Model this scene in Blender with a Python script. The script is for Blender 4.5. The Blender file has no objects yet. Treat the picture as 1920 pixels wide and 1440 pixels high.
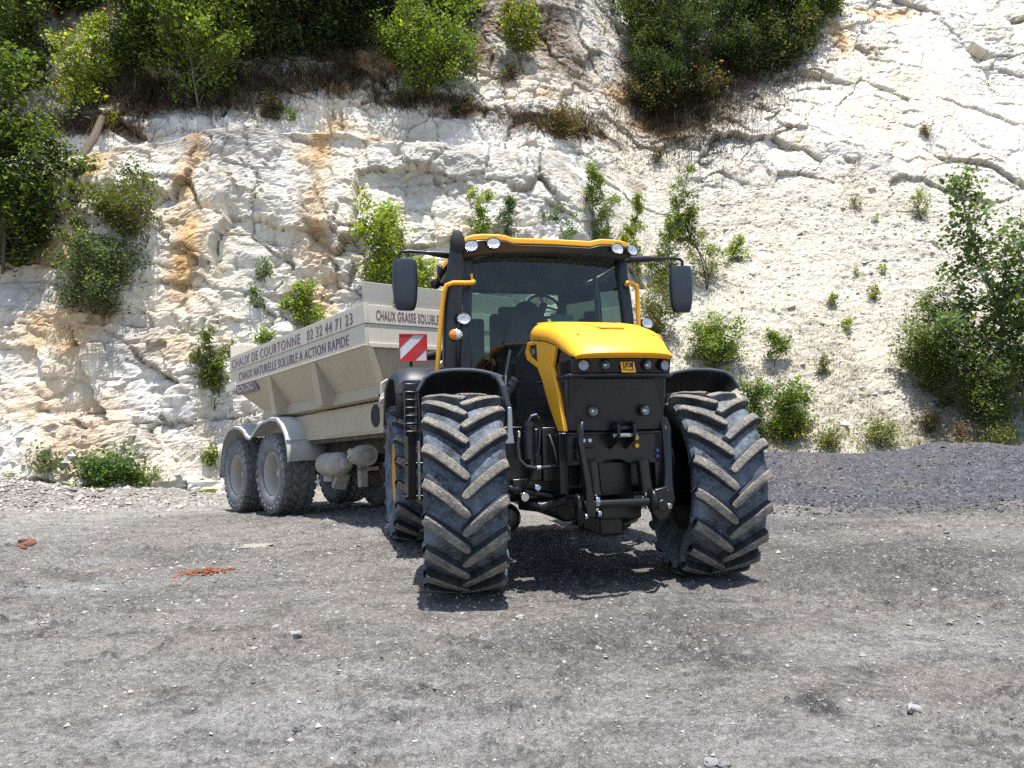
import bpy, math, random
import numpy as np
from mathutils import Vector, Matrix, Euler
from mathutils.bvhtree import BVHTree
R = math.radians
rng = np.random.default_rng(7)
random.seed(7)
scene = bpy.context.scene
COL = scene.collection

# ------------------------------------------------------------------ camera
cam_d = bpy.data.cameras.new('camera'); cam = bpy.data.objects.new('camera', cam_d); COL.objects.link(cam)
PITCH = math.atan(80/1440); ROLL = R(1.15); CAMZ = 1.27
cam_d.sensor_width = 36; cam_d.lens = 27; cam_d.clip_end = 1000; cam_d.clip_start = .05
CAMROT = Matrix.Rotation(math.pi/2+PITCH, 3, 'X') @ Matrix.Rotation(-ROLL, 3, 'Z')
cam.matrix_world = Matrix.Translation((0, 0, CAMZ)) @ CAMROT.to_4x4()
scene.camera = cam

def view_ray(px, py):
    d = CAMROT @ Vector(((px-960)/1440, -(py-720)/1440, -1))
    return Vector((0, 0, CAMZ)), d.normalized()

# ------------------------------------------------------------------ light
SUN_EL, SUN_AZ = 81, 20      # azimuth measured from -Y (camera side) towards +X
s = Vector((math.sin(R(SUN_AZ))*math.cos(R(SUN_EL)), -math.cos(R(SUN_AZ))*math.cos(R(SUN_EL)), math.sin(R(SUN_EL))))
sun_d = bpy.data.lights.new('sun', 'SUN'); sun = bpy.data.objects.new('sun', sun_d); COL.objects.link(sun)
sun_d.energy = 4.6; sun_d.angle = R(.5); sun_d.color = (1, .965, .91)
sun.rotation_euler = (-s).to_track_quat('-Z', 'Y').to_euler(); sun.location = s*40
w = bpy.data.worlds.new('World'); scene.world = w; w.use_nodes = True
nt = w.node_tree; bg = nt.nodes['Background']
sky = nt.nodes.new('ShaderNodeTexSky'); sky.sky_type = 'NISHITA'; sky.sun_disc = False
sky.sun_elevation = R(SUN_EL); sky.sun_rotation = R(180-SUN_AZ); sky.air_density = 1.0; sky.dust_density = 1.2
nt.links.new(sky.outputs[0], bg.inputs[0]); bg.inputs[1].default_value = .135
scene.view_settings.view_transform = 'Standard'; scene.view_settings.look = 'None'
scene.view_settings.exposure = 0.82; scene.view_settings.gamma = 1
scene.cycles.use_denoising = False; scene.cycles.use_adaptive_sampling = False; scene.cycles.max_bounces = 5; scene.cycles.diffuse_bounces = 2; scene.cycles.glossy_bounces = 2; scene.cycles.transparent_max_bounces = 12

# ------------------------------------------------------------------ materials
def sk(bsdf, **kw):
    for k, v in kw.items():
        bsdf.inputs[k.replace('_', ' ')].default_value = v
class NT:
    def __init__(s, name):
        s.m = bpy.data.materials.new(name); s.m.use_nodes = True; s.t = s.m.node_tree; s.n = s.t.nodes
        s.b = s.n['Principled BSDF']; s.out = s.n['Material Output']
        s.tc = s.n.new('ShaderNodeTexCoord')
    def L(s, a, b): s.t.links.new(a, b)
    def map(s, scale=(1, 1, 1), src='Object', rot=(0, 0, 0)):
        m = s.n.new('ShaderNodeMapping'); m.inputs['Scale'].default_value = scale; m.inputs['Rotation'].default_value = rot
        s.L(s.tc.outputs[src], m.inputs[0]); return m.outputs[0]
    def noise(s, scale, detail=4, rough=.55, vec=None, dist=0, lo=None, hi=None):
        n = s.n.new('ShaderNodeTexNoise'); n.inputs['Scale'].default_value = scale; n.inputs['Detail'].default_value = detail
        n.inputs['Roughness'].default_value = rough; n.inputs['Distortion'].default_value = dist
        s.L(vec if vec is not None else s.tc.outputs['Object'], n.inputs['Vector'])
        o = n.outputs['Fac']
        return s.rng(o, lo, hi) if lo is not None else o
    def vor(s, scale, feat='F1', vec=None, out='Distance', rnd=1):
        n = s.n.new('ShaderNodeTexVoronoi'); n.feature = feat; n.inputs['Scale'].default_value = scale
        n.inputs['Randomness'].default_value = rnd
        s.L(vec if vec is not None else s.tc.outputs['Object'], n.inputs['Vector']); return n.outputs[out]
    def rng(s, x, lo, hi, a=0, b=1):
        n = s.n.new('ShaderNodeMapRange'); n.inputs[1].default_value = lo; n.inputs[2].default_value = hi
        n.inputs[3].default_value = a; n.inputs[4].default_value = b
        s.L(x, n.inputs[0]); return n.outputs[0]
    def math(s, op, a, b=None):
        n = s.n.new('ShaderNodeMath'); n.operation = op
        for i, v in enumerate((a, b)):
            if v is None: continue
            if isinstance(v, (int, float)): n.inputs[i].default_value = v
            else: s.L(v, n.inputs[i])
        return n.outputs[0]
    def mix(s, f, a, b, mode='MIX'):
        n = s.n.new('ShaderNodeMix'); n.data_type = 'RGBA'; n.blend_type = mode
        for i, v in ((0, f), (6, a), (7, b)):
            if isinstance(v, (int, float)): n.inputs[i].default_value = v
            elif isinstance(v, tuple): n.inputs[i].default_value = (*v, 1) if len(v) == 3 else v
            else: s.L(v, n.inputs[i])
        return n.outputs[2]
    def attr(s, name, out='Color'):
        n = s.n.new('ShaderNodeAttribute'); n.attribute_name = name; return n.outputs[out]
    def sep(s, c):
        n = s.n.new('ShaderNodeSeparateColor'); s.L(c, n.inputs[0]); return n.outputs
    def bump(s, h, strength=.3, dist=.02, prev=None):
        n = s.n.new('ShaderNodeBump'); n.inputs['Strength'].default_value = strength; n.inputs['Distance'].default_value = dist
        s.L(h, n.inputs['Height'])
        if prev is not None: s.L(prev, n.inputs['Normal'])
        return n.outputs[0]
    def fin(s, col=None, rough=None, normal=None, metal=0, spec=.5):
        b = s.b
        if col is not None:
            if isinstance(col, tuple): b.inputs['Base Color'].default_value = (*col, 1)
            else: s.L(col, b.inputs['Base Color'])
        if rough is not None:
            if isinstance(rough, (int, float)): b.inputs['Roughness'].default_value = rough
            else: s.L(rough, b.inputs['Roughness'])
        if normal is not None: s.L(normal, b.inputs['Normal'])
        b.inputs['Metallic'].default_value = metal; b.inputs['Specular IOR Level'].default_value = spec
        return s.m

def paint(name, col, dust=(.45, .42, .37), amt=.3, rough=.35, metal=0, bump=.04, scale=3, spec=.5, coat=0, spots=None):
    n = NT(name)
    a = n.noise(scale, 6, .65, lo=.45, hi=.8); b = n.noise(scale*14, 3, .6, lo=.4, hi=.75)
    f = n.math('MULTIPLY', n.math('ADD', n.math('MULTIPLY', a, .7), n.math('MULTIPLY', b, .3)), amt)
    st = n.noise(1, 4, .6, vec=n.map((30, 30, 2.5)), lo=.52, hi=.8)
    f = n.math('ADD', f, n.math('MULTIPLY', st, amt*.35))
    c = n.mix(f, col, dust)
    if spots:
        sp = n.math('MULTIPLY', n.noise(38, 5, .8, lo=.60, hi=.70), n.noise(1.7, 5, .7, lo=.42, hi=.68)); c = n.mix(n.math('MULTIPLY', sp, .8), c, spots)
        dr = n.noise(1, 5, .65, vec=n.map((14, 14, .9)), lo=.54, hi=.74); c = n.mix(n.math('MULTIPLY', dr, .35), c, spots)
    r = n.rng(f, 0, .6, rough, .85)
    if coat: n.b.inputs['Coat Weight'].default_value = coat; n.b.inputs['Coat Roughness'].default_value = .12
    return n.fin(c, r, n.bump(n.noise(40, 4), bump, .01), metal, spec)

M = {}
M['yellow'] = paint('yellow_paint', (.86, .40, .004), (.62, .48, .28), .13, .46, bump=.02, scale=2.2)
M['black'] = paint('black_plastic', (.009, .010, .013), (.2, .21, .22), .07, .33, bump=.03)
M['frame'] = paint('black_frame_paint', (.005, .005, .006), (.14, .13, .12), .05, .30, bump=.05)
M['fender'] = paint('fender_plastic', (.020, .025, .033), (.25, .26, .28), .10, .45, bump=.05)
M['mirror'] = paint('mirror_plastic', (.014, .022, .032), (.3, .32, .34), .06, .40, bump=.02)
M['grey_metal'] = paint('grey_metal', (.35, .37, .40), (.4, .37, .33), .3, .35, .8)
M['steel'] = paint('bright_steel', (.55, .55, .55), (.4, .37, .33), .15, .2, 1)
M['dark_in'] = paint('cab_trim', (.012, .012, .013), (.1, .1, .1), .2, .8)
M['liner'] = paint('roof_liner', (.10, .105, .10), (.2, .2, .2), .2, .9)
M['amber'] = paint('amber_lens', (.85, .22, .01), (.5, .4, .3), .05, .12, bump=0)
M['red'] = paint('red_film', (.50, .015, .02), (.6, .5, .4), .12, .35, bump=0)
M['white'] = paint('white_film', (.62, .66, .70), (.5, .47, .42), .12, .35, bump=0)
M['white_pipe'] = paint('pale_pipe', (.66, .62, .54), (.45, .42, .36), .35, .6)
M['screen'] = paint('screen_glass', (.16, .22, .25), (.2, .2, .2), .1, .15, bump=0)
M['blue'] = paint('blue_cap', (.03, .08, .35), (.3, .3, .3), .1, .3)
M['rim_yellow'] = paint('rim_yellow', (.72, .30, .008), (.35, .30, .24), .35, .4)
M['beige_shade'] = paint('dirty_shaded_beige', (.40, .335, .225), (.50, .45, .37), .5, .65, bump=.1, scale=1.6, spots=(.16, .12, .085))  # browner, dirtier copy of the beige; shade below the bands painted in
M['beige'] = paint('lime_dusted_beige', (.54, .49, .39), (.62, .59, .53), .6, .62, bump=.1, scale=1.6, spots=(.22, .18, .14))  # lighter copy: lime dust, with the sunlit look of the bands in it
M['beige_rim'] = paint('beige_rim', (.40, .36, .29), (.46, .44, .40), .8, .7, scale=5)
M['mudguard'] = paint('dusty_mudguard', (.42, .42, .41), (.68, .67, .65), .9, .75, bump=.25, scale=2.2)
M['mudgrey'] = paint('mud_caked_metal', (.28, .255, .22), (.52, .49, .43), 1.0, .9, bump=.8, scale=6)
M['underbody'] = paint('dirty_underbody', (.05, .046, .04), (.25, .22, .18), .6, .9, bump=.4, scale=5)

def lamp_mat():
    n = NT('lamp_lens')
    v = n.vor(60); c = n.mix(n.rng(v, 0, .5), (.35, .36, .38), (.85, .86, .88))
    n.L(n.bump(v, .8, .01), n.b.inputs['Normal'])
    n.b.inputs['Coat Weight'].default_value = 1; n.b.inputs['Coat Roughness'].default_value = .02
    return n.fin(c, .18, None, .55)
M['lamp'] = lamp_mat()
M['lip'] = paint('lit_fender_edge', (.055, .065, .08), (.3, .32, .34), .15, .4, bump=.02)  # paler than the fender plastic: the lit band is put into the colour
M['lamp_dim'] = paint('dusty_lens', (.22, .23, .24), (.5, .48, .45), .5, .12, .3, bump=.2, scale=8)
def logo_plate(): return paint('logo_yellow', (.85, .42, .01), (.6, .4, .2), .05, .3)
M['logo'] = logo_plate()
def glass_mat():
    m = bpy.data.materials.new('tinted_glass'); m.use_nodes = True; t = m.node_tree; t.nodes.clear()
    o = t.nodes.new('ShaderNodeOutputMaterial'); mx = t.nodes.new('ShaderNodeMixShader')
    tr = t.nodes.new('ShaderNodeBsdfTransparent'); gl = t.nodes.new('ShaderNodeBsdfGlossy'); fr = t.nodes.new('ShaderNodeFresnel')
    tr.inputs[0].default_value = (.46, .60, .54, 1); gl.inputs['Roughness'].default_value = .03; fr.inputs[0].default_value = 1.5
    # a thin film of dust over the glass
    df = t.nodes.new('ShaderNodeBsdfDiffuse'); df.inputs[0].default_value = (.35, .34, .31, 1)
    no = t.nodes.new('ShaderNodeTexNoise'); no.inputs['Scale'].default_value = 5; no.inputs['Detail'].default_value = 8
    mr = t.nodes.new('ShaderNodeMapRange'); mr.inputs[1].default_value = .35; mr.inputs[2].default_value = .9; mr.inputs[3].default_value = .0; mr.inputs[4].default_value = .07
    tc = t.nodes.new('ShaderNodeTexCoord'); t.links.new(tc.outputs['Object'], no.inputs[0])
    m2 = t.nodes.new('ShaderNodeMixShader')
    t.links.new(no.outputs[0], mr.inputs[0]); t.links.new(mr.outputs[0], m2.inputs[0]); t.links.new(tr.outputs[0], m2.inputs[1]); t.links.new(df.outputs[0], m2.inputs[2])
    t.links.new(fr.outputs[0], mx.inputs[0]); t.links.new(m2.outputs[0], mx.inputs[1]); t.links.new(gl.outputs[0], mx.inputs[2])
    t.links.new(mx.outputs[0], o.inputs[0]); return m
M['glass'] = glass_mat()

def rubber_mat(name, base, dusty, streak=.8):
    n = NT(name)
    a = n.noise(5, 6, .7, lo=.38, hi=.68); b = n.noise(45, 4, .7, lo=.45, hi=.7)
    # long scratches of pale dust with uneven width
    sc = n.noise(1, 5, .7, vec=n.map((55, 9, 9)), dist=1.2, lo=.56, hi=.70)
    f = n.math('ADD', n.math('MULTIPLY', a, .45), n.math('MULTIPLY', b, .28))
    f = n.math('ADD', f, n.math('MULTIPLY', n.math('MULTIPLY', sc, a), streak*.6))
    c = n.mix(n.math('MINIMUM', f, 1), base, dusty)
    return n.fin(c, .78, n.bump(n.noise(60, 5), .25, .01), 0, .3)
M['rubber'] = rubber_mat('dusty_rubber', (.016, .020, .026), (.28, .33, .40))
M['rubber_shade'] = rubber_mat('lug_side_shade', (.010, .011, .013), (.10, .11, .12), .3)  # darker copy of the rubber: shade on the lug sides put into colour
def mud_mat():
    n = NT('dried_mud_on_lugs')
    v = n.noise(38, 8, .75); lum = n.noise(9, 5, .7, lo=.32, hi=.62)
    c = n.mix(n.rng(v, .35, .65), (.20, .18, .15), (.58, .51, .42))
    c = n.mix(n.math('MULTIPLY', n.rng(lum, 0, 1, 1, 0), .75), c, (.12, .13, .145))
    return n.fin(c, .95, n.bump(v, 1.0, .035, n.bump(n.noise(130, 3), .6, .01)), 0, .1)
M['mud'] = mud_mat()
M['trailer_rubber'] = rubber_mat('grey_trailer_rubber', (.10, .105, .11), (.28, .29, .30), .5)
def tmud():
    n = NT('caked_trailer_tread')
    v = n.noise(22, 8, .75)
    c = n.mix(n.rng(v, .35, .65), (.10, .09, .08), (.30, .27, .23))
    return n.fin(c, .95, n.bump(v, 1.0, .04), 0, .1)
M['tmud'] = tmud()

def letter_mat(name, ink, under, lo=.40, hi=.52):
    n = NT(name)
    f = n.noise(9, 6, .75, lo=lo, hi=hi)
    f2 = n.noise(60, 3, .7, lo=.25, hi=.5)
    c = n.mix(n.math('MULTIPLY', f, f2), under, ink)
    return n.fin(c, .7)
M['ink'] = letter_mat('worn_purple_lettering', (.11, .045, .075), (.45, .40, .33), .26, .40)
M['ink2'] = letter_mat('worn_dark_lettering', (.11, .065, .095), (.45, .40, .34), .30, .44)
M['ink_black'] = letter_mat('black_lettering', (.02, .02, .02), (.04, .03, .02), 0, .1)
M['ink_grey'] = letter_mat('grey_lettering', (.45, .43, .42), (.30, .26, .26), .3, .5)
M['plum'] = paint('plum_strip', (.16, .10, .125), (.45, .42, .36), .8, .7, scale=5)

# ------------------------------------------------------------------ mesh helpers
def np_mesh(name, V, F, mats, parent=None, smooth=False, midx=None, colname=None, colors=None):
    """V (n,3), F (m,k) fixed size faces"""
    me = bpy.data.meshes.new(name); V = np.asarray(V, dtype=np.float32); F = np.asarray(F, dtype=np.int32)
    me.vertices.add(len(V)); me.vertices.foreach_set('co', V.ravel())
    k = F.shape[1]; me.loops.add(F.size); me.loops.foreach_set('vertex_index', F.ravel())
    me.polygons.add(len(F)); me.polygons.foreach_set('loop_start', np.arange(0, F.size, k, dtype=np.int32))
    me.polygons.foreach_set('loop_total', np.full(len(F), k, dtype=np.int32))
    if midx is not None: me.polygons.foreach_set('material_index', np.asarray(midx, dtype=np.int32))
    me.polygons.foreach_set('use_smooth', np.full(len(F), smooth))
    me.update(calc_edges=True)
    if colors is not None:
        at = me.color_attributes.new(colname, 'FLOAT_COLOR', 'POINT'); at.data.foreach_set('color', np.asarray(colors, dtype=np.float32).ravel())
    for m in (mats if isinstance(mats, (list, tuple)) else [mats]): me.materials.append(m)
    o = bpy.data.objects.new(name, me); COL.objects.link(o)
    if parent: o.parent = parent
    return o

class MB:
    def __init__(s): s.v = []; s.f = []; s.m = []
    def add(s, V, F, mat=0):
        b = len(s.v); s.v += [tuple(x) for x in V]; s.f += [tuple(i+b for i in f) for f in F]; s.m += [mat]*len(F); return s
    def box(s, c, d, rot=None, mat=0, taper=None):
        x, y, z = (q/2 for q in d); V = [Vector((i*x, j*y, k*z)) for k in (-1, 1) for j in (-1, 1) for i in (-1, 1)]
        if taper:
            for q in V:
                if q.z < 0: q.x *= taper[0]; q.y *= taper[1]
        if rot: e = Euler(rot).to_matrix(); V = [e @ q for q in V]
        c = Vector(c); V = [q+c for q in V]
        return s.add(V, [(0, 2, 3, 1), (4, 5, 7, 6), (0, 1, 5, 4), (2, 6, 7, 3), (0, 4, 6, 2), (1, 3, 7, 5)], mat)
    def bb(s, x0, x1, y0, y1, z0, z1, mat=0):
        return s.box(((x0+x1)/2, (y0+y1)/2, (z0+z1)/2), (abs(x1-x0), abs(y1-y0), abs(z1-z0)), mat=mat)
    def loft(s, rings, closed=True, caps=True, mat=0):
        n = len(rings[0]); V = [p for r in rings for p in r]; F = []
        for i in range(len(rings)-1):
            for j in range(n if closed else n-1):
                k = (j+1) % n; F.append((i*n+j, i*n+k, (i+1)*n+k, (i+1)*n+j))
        if caps and closed:
            F.append(tuple(range(n-1, -1, -1))); F.append(tuple((len(rings)-1)*n+j for j in range(n)))
        return s.add(V, F, mat)
    def tube(s, pts, r, n=10, mat=0, caps=True, flat=1):
        P = [Vector(p) for p in pts]; rings = []; up = None
        for i, p in enumerate(P):
            d = (P[min(i+1, len(P)-1)]-P[max(i-1, 0)]).normalized()
            if up is None: up = Vector((0, 0, 1)) if abs(d.z) < .9 else Vector((0, 1, 0))
            a = d.cross(up).normalized(); up = a.cross(d).normalized()
            rr = r[i] if isinstance(r, (list, tuple)) else r
            rings.append([p+a*math.cos(t)*rr+up*math.sin(t)*rr*flat for t in (2*math.pi*k/n for k in range(n))])
        return s.loft(rings, caps=caps, mat=mat)
    def cyl(s, a, b, r, n=20, mat=0, r2=None): return s.tube([a, b], [r, r if r2 is None else r2], n, mat)
    def lathe(s, prof, c=(0, 0, 0), axis='x', n=32, mat=0, a0=0, a1=2*math.pi):
        """prof: (axial, radius)"""
        full = abs(a1-a0-2*math.pi) < 1e-6; V = []; m = n if full else n+1
        for k in range(m):
            t = a0+(a1-a0)*k/n; co, si = math.cos(t), math.sin(t)
            for a, r in prof:
                p = {'x': (a, r*co, r*si), 'y': (r*co, a, r*si), 'z': (r*co, r*si, a)}[axis]
                V.append((p[0]+c[0], p[1]+c[1], p[2]+c[2]))
        q = len(prof); F = []
        for k in range(n):
            k2 = (k+1) % m
            for j in range(q-1): F.append((k*q+j, k*q+j+1, k2*q+j+1, k2*q+j))
        return s.add(V, F, mat)
    def prism(s, poly, axis, a0, a1, mat=0):
        """poly 2d in the two other axes (cyclic x:(y,z) y:(x,z) z:(x,y))"""
        def P(p, a): return {'x': (a, p[0], p[1]), 'y': (p[0], a, p[1]), 'z': (p[0], p[1], a)}[axis]
        return s.loft([[P(p, a0) for p in poly], [P(p, a1) for p in poly]], mat=mat)
    def ellipsoid(s, c, r, n=20, m=12, mat=0):
        V = []; F = []
        for i in range(m+1):
            ph = math.pi*i/m
            for k in range(n):
                t = 2*math.pi*k/n; V.append((c[0]+r[0]*math.sin(ph)*math.cos(t), c[1]+r[1]*math.sin(ph)*math.sin(t), c[2]+r[2]*math.cos(ph)))
        for i in range(m):
            for k in range(n): F.append((i*n+k, (i+1)*n+k, (i+1)*n+(k+1) % n, i*n+(k+1) % n))
        return s.add(V, F, mat)
    def build(s, name, mats, parent=None, bevel=0, ang=32, loc=None, rot=None, seg=2, sub=0, solid=0):
        me = bpy.data.meshes.new(name); me.from_pydata(s.v, [], s.f)
        me.polygons.foreach_set('material_index', s.m); me.polygons.foreach_set('use_smooth', [True]*len(s.f))
        me.update(); me.validate()
        import bmesh
        bm = bmesh.new(); bm.from_mesh(me); bmesh.ops.recalc_face_normals(bm, faces=bm.faces); bm.to_mesh(me); bm.free()
        me.set_sharp_from_angle(angle=R(ang))
        for m in (mats if isinstance(mats, (list, tuple)) else [mats]): me.materials.append(M[m] if isinstance(m, str) else m)
        o = bpy.data.objects.new(name, me); COL.objects.link(o)
        if parent: o.parent = parent
        if loc: o.location = loc
        if rot: o.rotation_euler = rot
        if sub: md = o.modifiers.new('s', 'SUBSURF'); md.levels = md.render_levels = sub
        if solid: md = o.modifiers.new('t', 'SOLIDIFY'); md.thickness = solid; md.offset = 0
        if bevel:
            md = o.modifiers.new('b', 'BEVEL'); md.width = bevel; md.segments = seg; md.limit_method = 'ANGLE'; md.angle_limit = R(35); md.harden_normals = False
        return o

def tag(o, label=None, cat=None, group=None, kind=None):
    if label: o['label'] = label
    if cat: o['category'] = cat
    if group: o['group'] = group
    if kind: o['kind'] = kind
    return o
def empty(name, loc=(0, 0, 0), rot=(0, 0, 0), parent=None):
    o = bpy.data.objects.new(name, None); COL.objects.link(o); o.location = loc; o.rotation_euler = rot; o.empty_display_size = .2
    if parent: o.parent = parent
    return o
def lettering(text, name, mat, parent, loc, xdir, updir, width, height, ext=.0015, bold=.022, shear=0):
    """text laid flat: xdir reading direction, updir letter up; scaled to width x height (metres); strokes doubled for a bold face"""
    cu = bpy.data.curves.new(name, 'FONT'); cu.body = text; cu.size = 1; cu.extrude = .05; cu.shear = shear; cu.resolution_u = 4; cu.space_character = 1.12; cu.space_word = .85
    t = bpy.data.objects.new(name, cu); COL.objects.link(t)
    dg = bpy.context.evaluated_depsgraph_get(); me = bpy.data.meshes.new_from_object(t.evaluated_get(dg))
    bpy.data.objects.remove(t)
    n = len(me.vertices); co = np.empty(n*3); me.vertices.foreach_get('co', co); co = co.reshape(-1, 3)
    F = [tuple(p.vertices) for p in me.polygons]; z0 = co[:, 2].copy(); z0 = (z0-z0.min())/(z0.max()-z0.min())-.5
    V = []; FF = []
    for k in range(3):
        c2 = co.copy(); c2[:, 0] += bold*k; c2[:, 1] += (0, .006, 0)[k]; c2[:, 2] = z0*2*ext+k*.0003; V.append(c2); FF += [tuple(i+n*k for i in f) for f in F]
    V = np.concatenate(V); lo = V.min(0); hi = V.max(0); V[:, 0] = (V[:, 0]-lo[0])/(hi[0]-lo[0])*width; V[:, 1] = (V[:, 1]-lo[1])/(hi[1]-lo[1])*height
    xd = np.array(Vector(xdir).normalized()); ud = np.array(Vector(updir).normalized()); nd = np.cross(xd, ud)
    out = V[:, :1]*xd+V[:, 1:2]*ud+V[:, 2:3]*nd+np.array(loc)
    m2 = bpy.data.meshes.new(name); m2.from_pydata(out.tolist(), [], FF); m2.update(); m2.materials.append(M[mat])
    o = bpy.data.objects.new(name, m2); COL.objects.link(o); o.parent = parent
    return o

# ------------------------------------------------------------------ numpy noise
def _h(ix, iy, iz, seed):
    h = (ix.astype(np.uint32)*np.uint32(374761393) + iy.astype(np.uint32)*np.uint32(668265263) + iz.astype(np.uint32)*np.uint32(2147483647) + np.uint32((seed*974634777+12345) & 0xffffffff))
    h = (h ^ (h >> np.uint32(13)))*np.uint32(1274126177); h ^= h >> np.uint32(16)
    h = h*np.uint32(2246822519); h ^= h >> np.uint32(15)
    return h
def _r(h): return (h & np.uint32(0xffffff)).astype(np.float32)/np.float32(0xffffff)
def vnoise(P, seed=0):
    i = np.floor(P).astype(np.int64); f = (P-i).astype(np.float32); u = f*f*(3-2*f); out = 0
    for dx in (0, 1):
        for dy in (0, 1):
            for dz in (0, 1):
                wgt = (u[:, 0] if dx else 1-u[:, 0])*(u[:, 1] if dy else 1-u[:, 1])*(u[:, 2] if dz else 1-u[:, 2])
                out = out+wgt*_r(_h(i[:, 0]+dx, i[:, 1]+dy, i[:, 2]+dz, seed))
    return out*2-1
def fbm(P, octaves=5, seed=0, gain=.5):
    a = 1.; s = 0; t = 0; P = np.asarray(P, dtype=np.float64)
    for o in range(octaves):
        s = s+a*vnoise(P*(2.03**o)+o*17.3, seed+o); t += a; a *= gain
    return s/t
def worley(P, seed=0):
    """returns F1, F2, random value of the nearest cell, tilt"""
    i = np.floor(P).astype(np.int64); n = len(P)
    F1 = np.full(n, 9., np.float32); F2 = F1.copy(); rv = np.zeros(n, np.float32); tl = np.zeros(n, np.float32)
    for dx in (-1, 0, 1):
        for dy in (-1, 0, 1):
            for dz in (-1, 0, 1):
                c = i+np.array([dx, dy, dz]); h = _h(c[:, 0], c[:, 1], c[:, 2], seed)
                r1 = _r(h); r2 = _r(h*np.uint32(747796405)); r3 = _r(h*np.uint32(2891336453)); r4 = _r(h*np.uint32(277803737))
                D = np.stack([c[:, 0]+r1, c[:, 1]+r2, c[:, 2]+r3], 1)-P; d = np.sqrt((D**2).sum(1)).astype(np.float32)
                T = (D[:, 0]*(r2-.5)+D[:, 2]*(r3-.5)+D[:, 1]*(r1-.5)).astype(np.float32)
                m = d < F1
                F2 = np.where(m, F1, np.minimum(F2, d)); rv = np.where(m, r4, rv); tl = np.where(m, T, tl); F1 = np.where(m, d, F1)
    return F1, F2, rv, tl
def sstep(a, b, x):
    t = np.clip((x-a)/(b-a), 0, 1); return t*t*(3-2*t)
# ------------------------------------------------------------------ trailer frame (needed for the ground under it)
PHI, TP = R(37.5), R(2.7)
T_EX = Vector((math.cos(PHI), math.sin(PHI), 0))
T_EY = Vector((-math.sin(PHI)*math.cos(TP), math.cos(PHI)*math.cos(TP), -math.sin(TP)))
T_EZ = Vector((-math.sin(PHI)*math.sin(TP), math.cos(PHI)*math.sin(TP), math.cos(TP)))
T_HUB = Vector((-3.8966, 12.3, .6007))
def gz(X, Y):
    """height of the yard: level in front, falling gently away under the trailer, rising again to the rubble at the cliff foot"""
    t = (X+3.9)*(-math.sin(PHI))+(Y-12.3)*math.cos(PHI)
    u = np.clip(t+1.6, 0, 6.5)
    z = -.047*u*sstep(0, 1.2, u)*sstep(3.5, -1.5, X)
    return z

# ------------------------------------------------------------------ cliff
def prof(xs):
    base = np.interp(xs, [-30, -14, -11, -8.5, -6, 0, 6, 15, 32], [21, 17.6, 17.8, 19.2, 21, 21.6, 21.3, 20.5, 22])
    zb = np.interp(xs, [-30, -12, -8, -5.6, -3.3, -1, 2, 6], [8.5, 8.9, 10.6, 11.2, 10.5, 10.3, 10.1, 10])
    return base, zb
def cliff_base(xs, ts):
    base, zb = prof(xs)
    tk = np.array([0, .40, .50, 1.0])
    def interp(k):   # k: list of 4 arrays/values
        k = [np.broadcast_to(q, xs.shape) for q in k]; o = np.zeros_like(ts)
        for a in range(3):
            m = (ts >= tk[a]) & (ts <= tk[a+1]+1e-9); f = (ts-tk[a])/(tk[a+1]-tk[a]); o = np.where(m, k[a]+(k[a+1]-k[a])*f, o)
        return o
    zL, yL = interp([-.6, zb, zb+.8, 25.]), interp([-.4, 3.4, 6.2, 13.])
    zR, yR = interp([-.6, 8.5, 10.6, 25.]), interp([-.7, 8.2, 9.8, 18.])
    f = sstep(1.0, 6.5, xs+.0*ts)
    z = zL*(1-f)+zR*f; y = yL*(1-f)+yR*f
    return base+y, z, f
NX, NT_ = 900, 480
xs1 = np.linspace(-26, 31, NX); ts1 = np.linspace(0, 1, NT_)
XX, TT = np.meshgrid(xs1, ts1); x = XX.ravel(); t = TT.ravel()
y, z, fR = cliff_base(x, t)
y2, z2, _ = cliff_base(x, np.clip(t+.01, 0, 1)); y1, z1, _ = cliff_base(x, np.clip(t-.01, 0, 1))
ny, nz = -(z2-z1), (y2-y1); L = np.sqrt(ny**2+nz**2)+1e-9; ny, nz = ny/L, nz/L
P = np.stack([x, y, z], 1)
wv = np.stack([fbm(P*.8, 3, 50), fbm(P*.8, 3, 51), fbm(P*.8, 3, 52)], 1)
bench = np.exp(-((t-.45)/.05)**2)*(1-fR)
talus = fR*sstep(.60, .44, t+.05*fbm(P*.4, 3, 91))
A = (1-.55*bench)*(1-.80*talus)
D = .75*fbm(P*np.array([.22, .22, .16]), 3, 1)*(1-.4*talus)
crack = np.zeros(len(x), np.float32)
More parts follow.
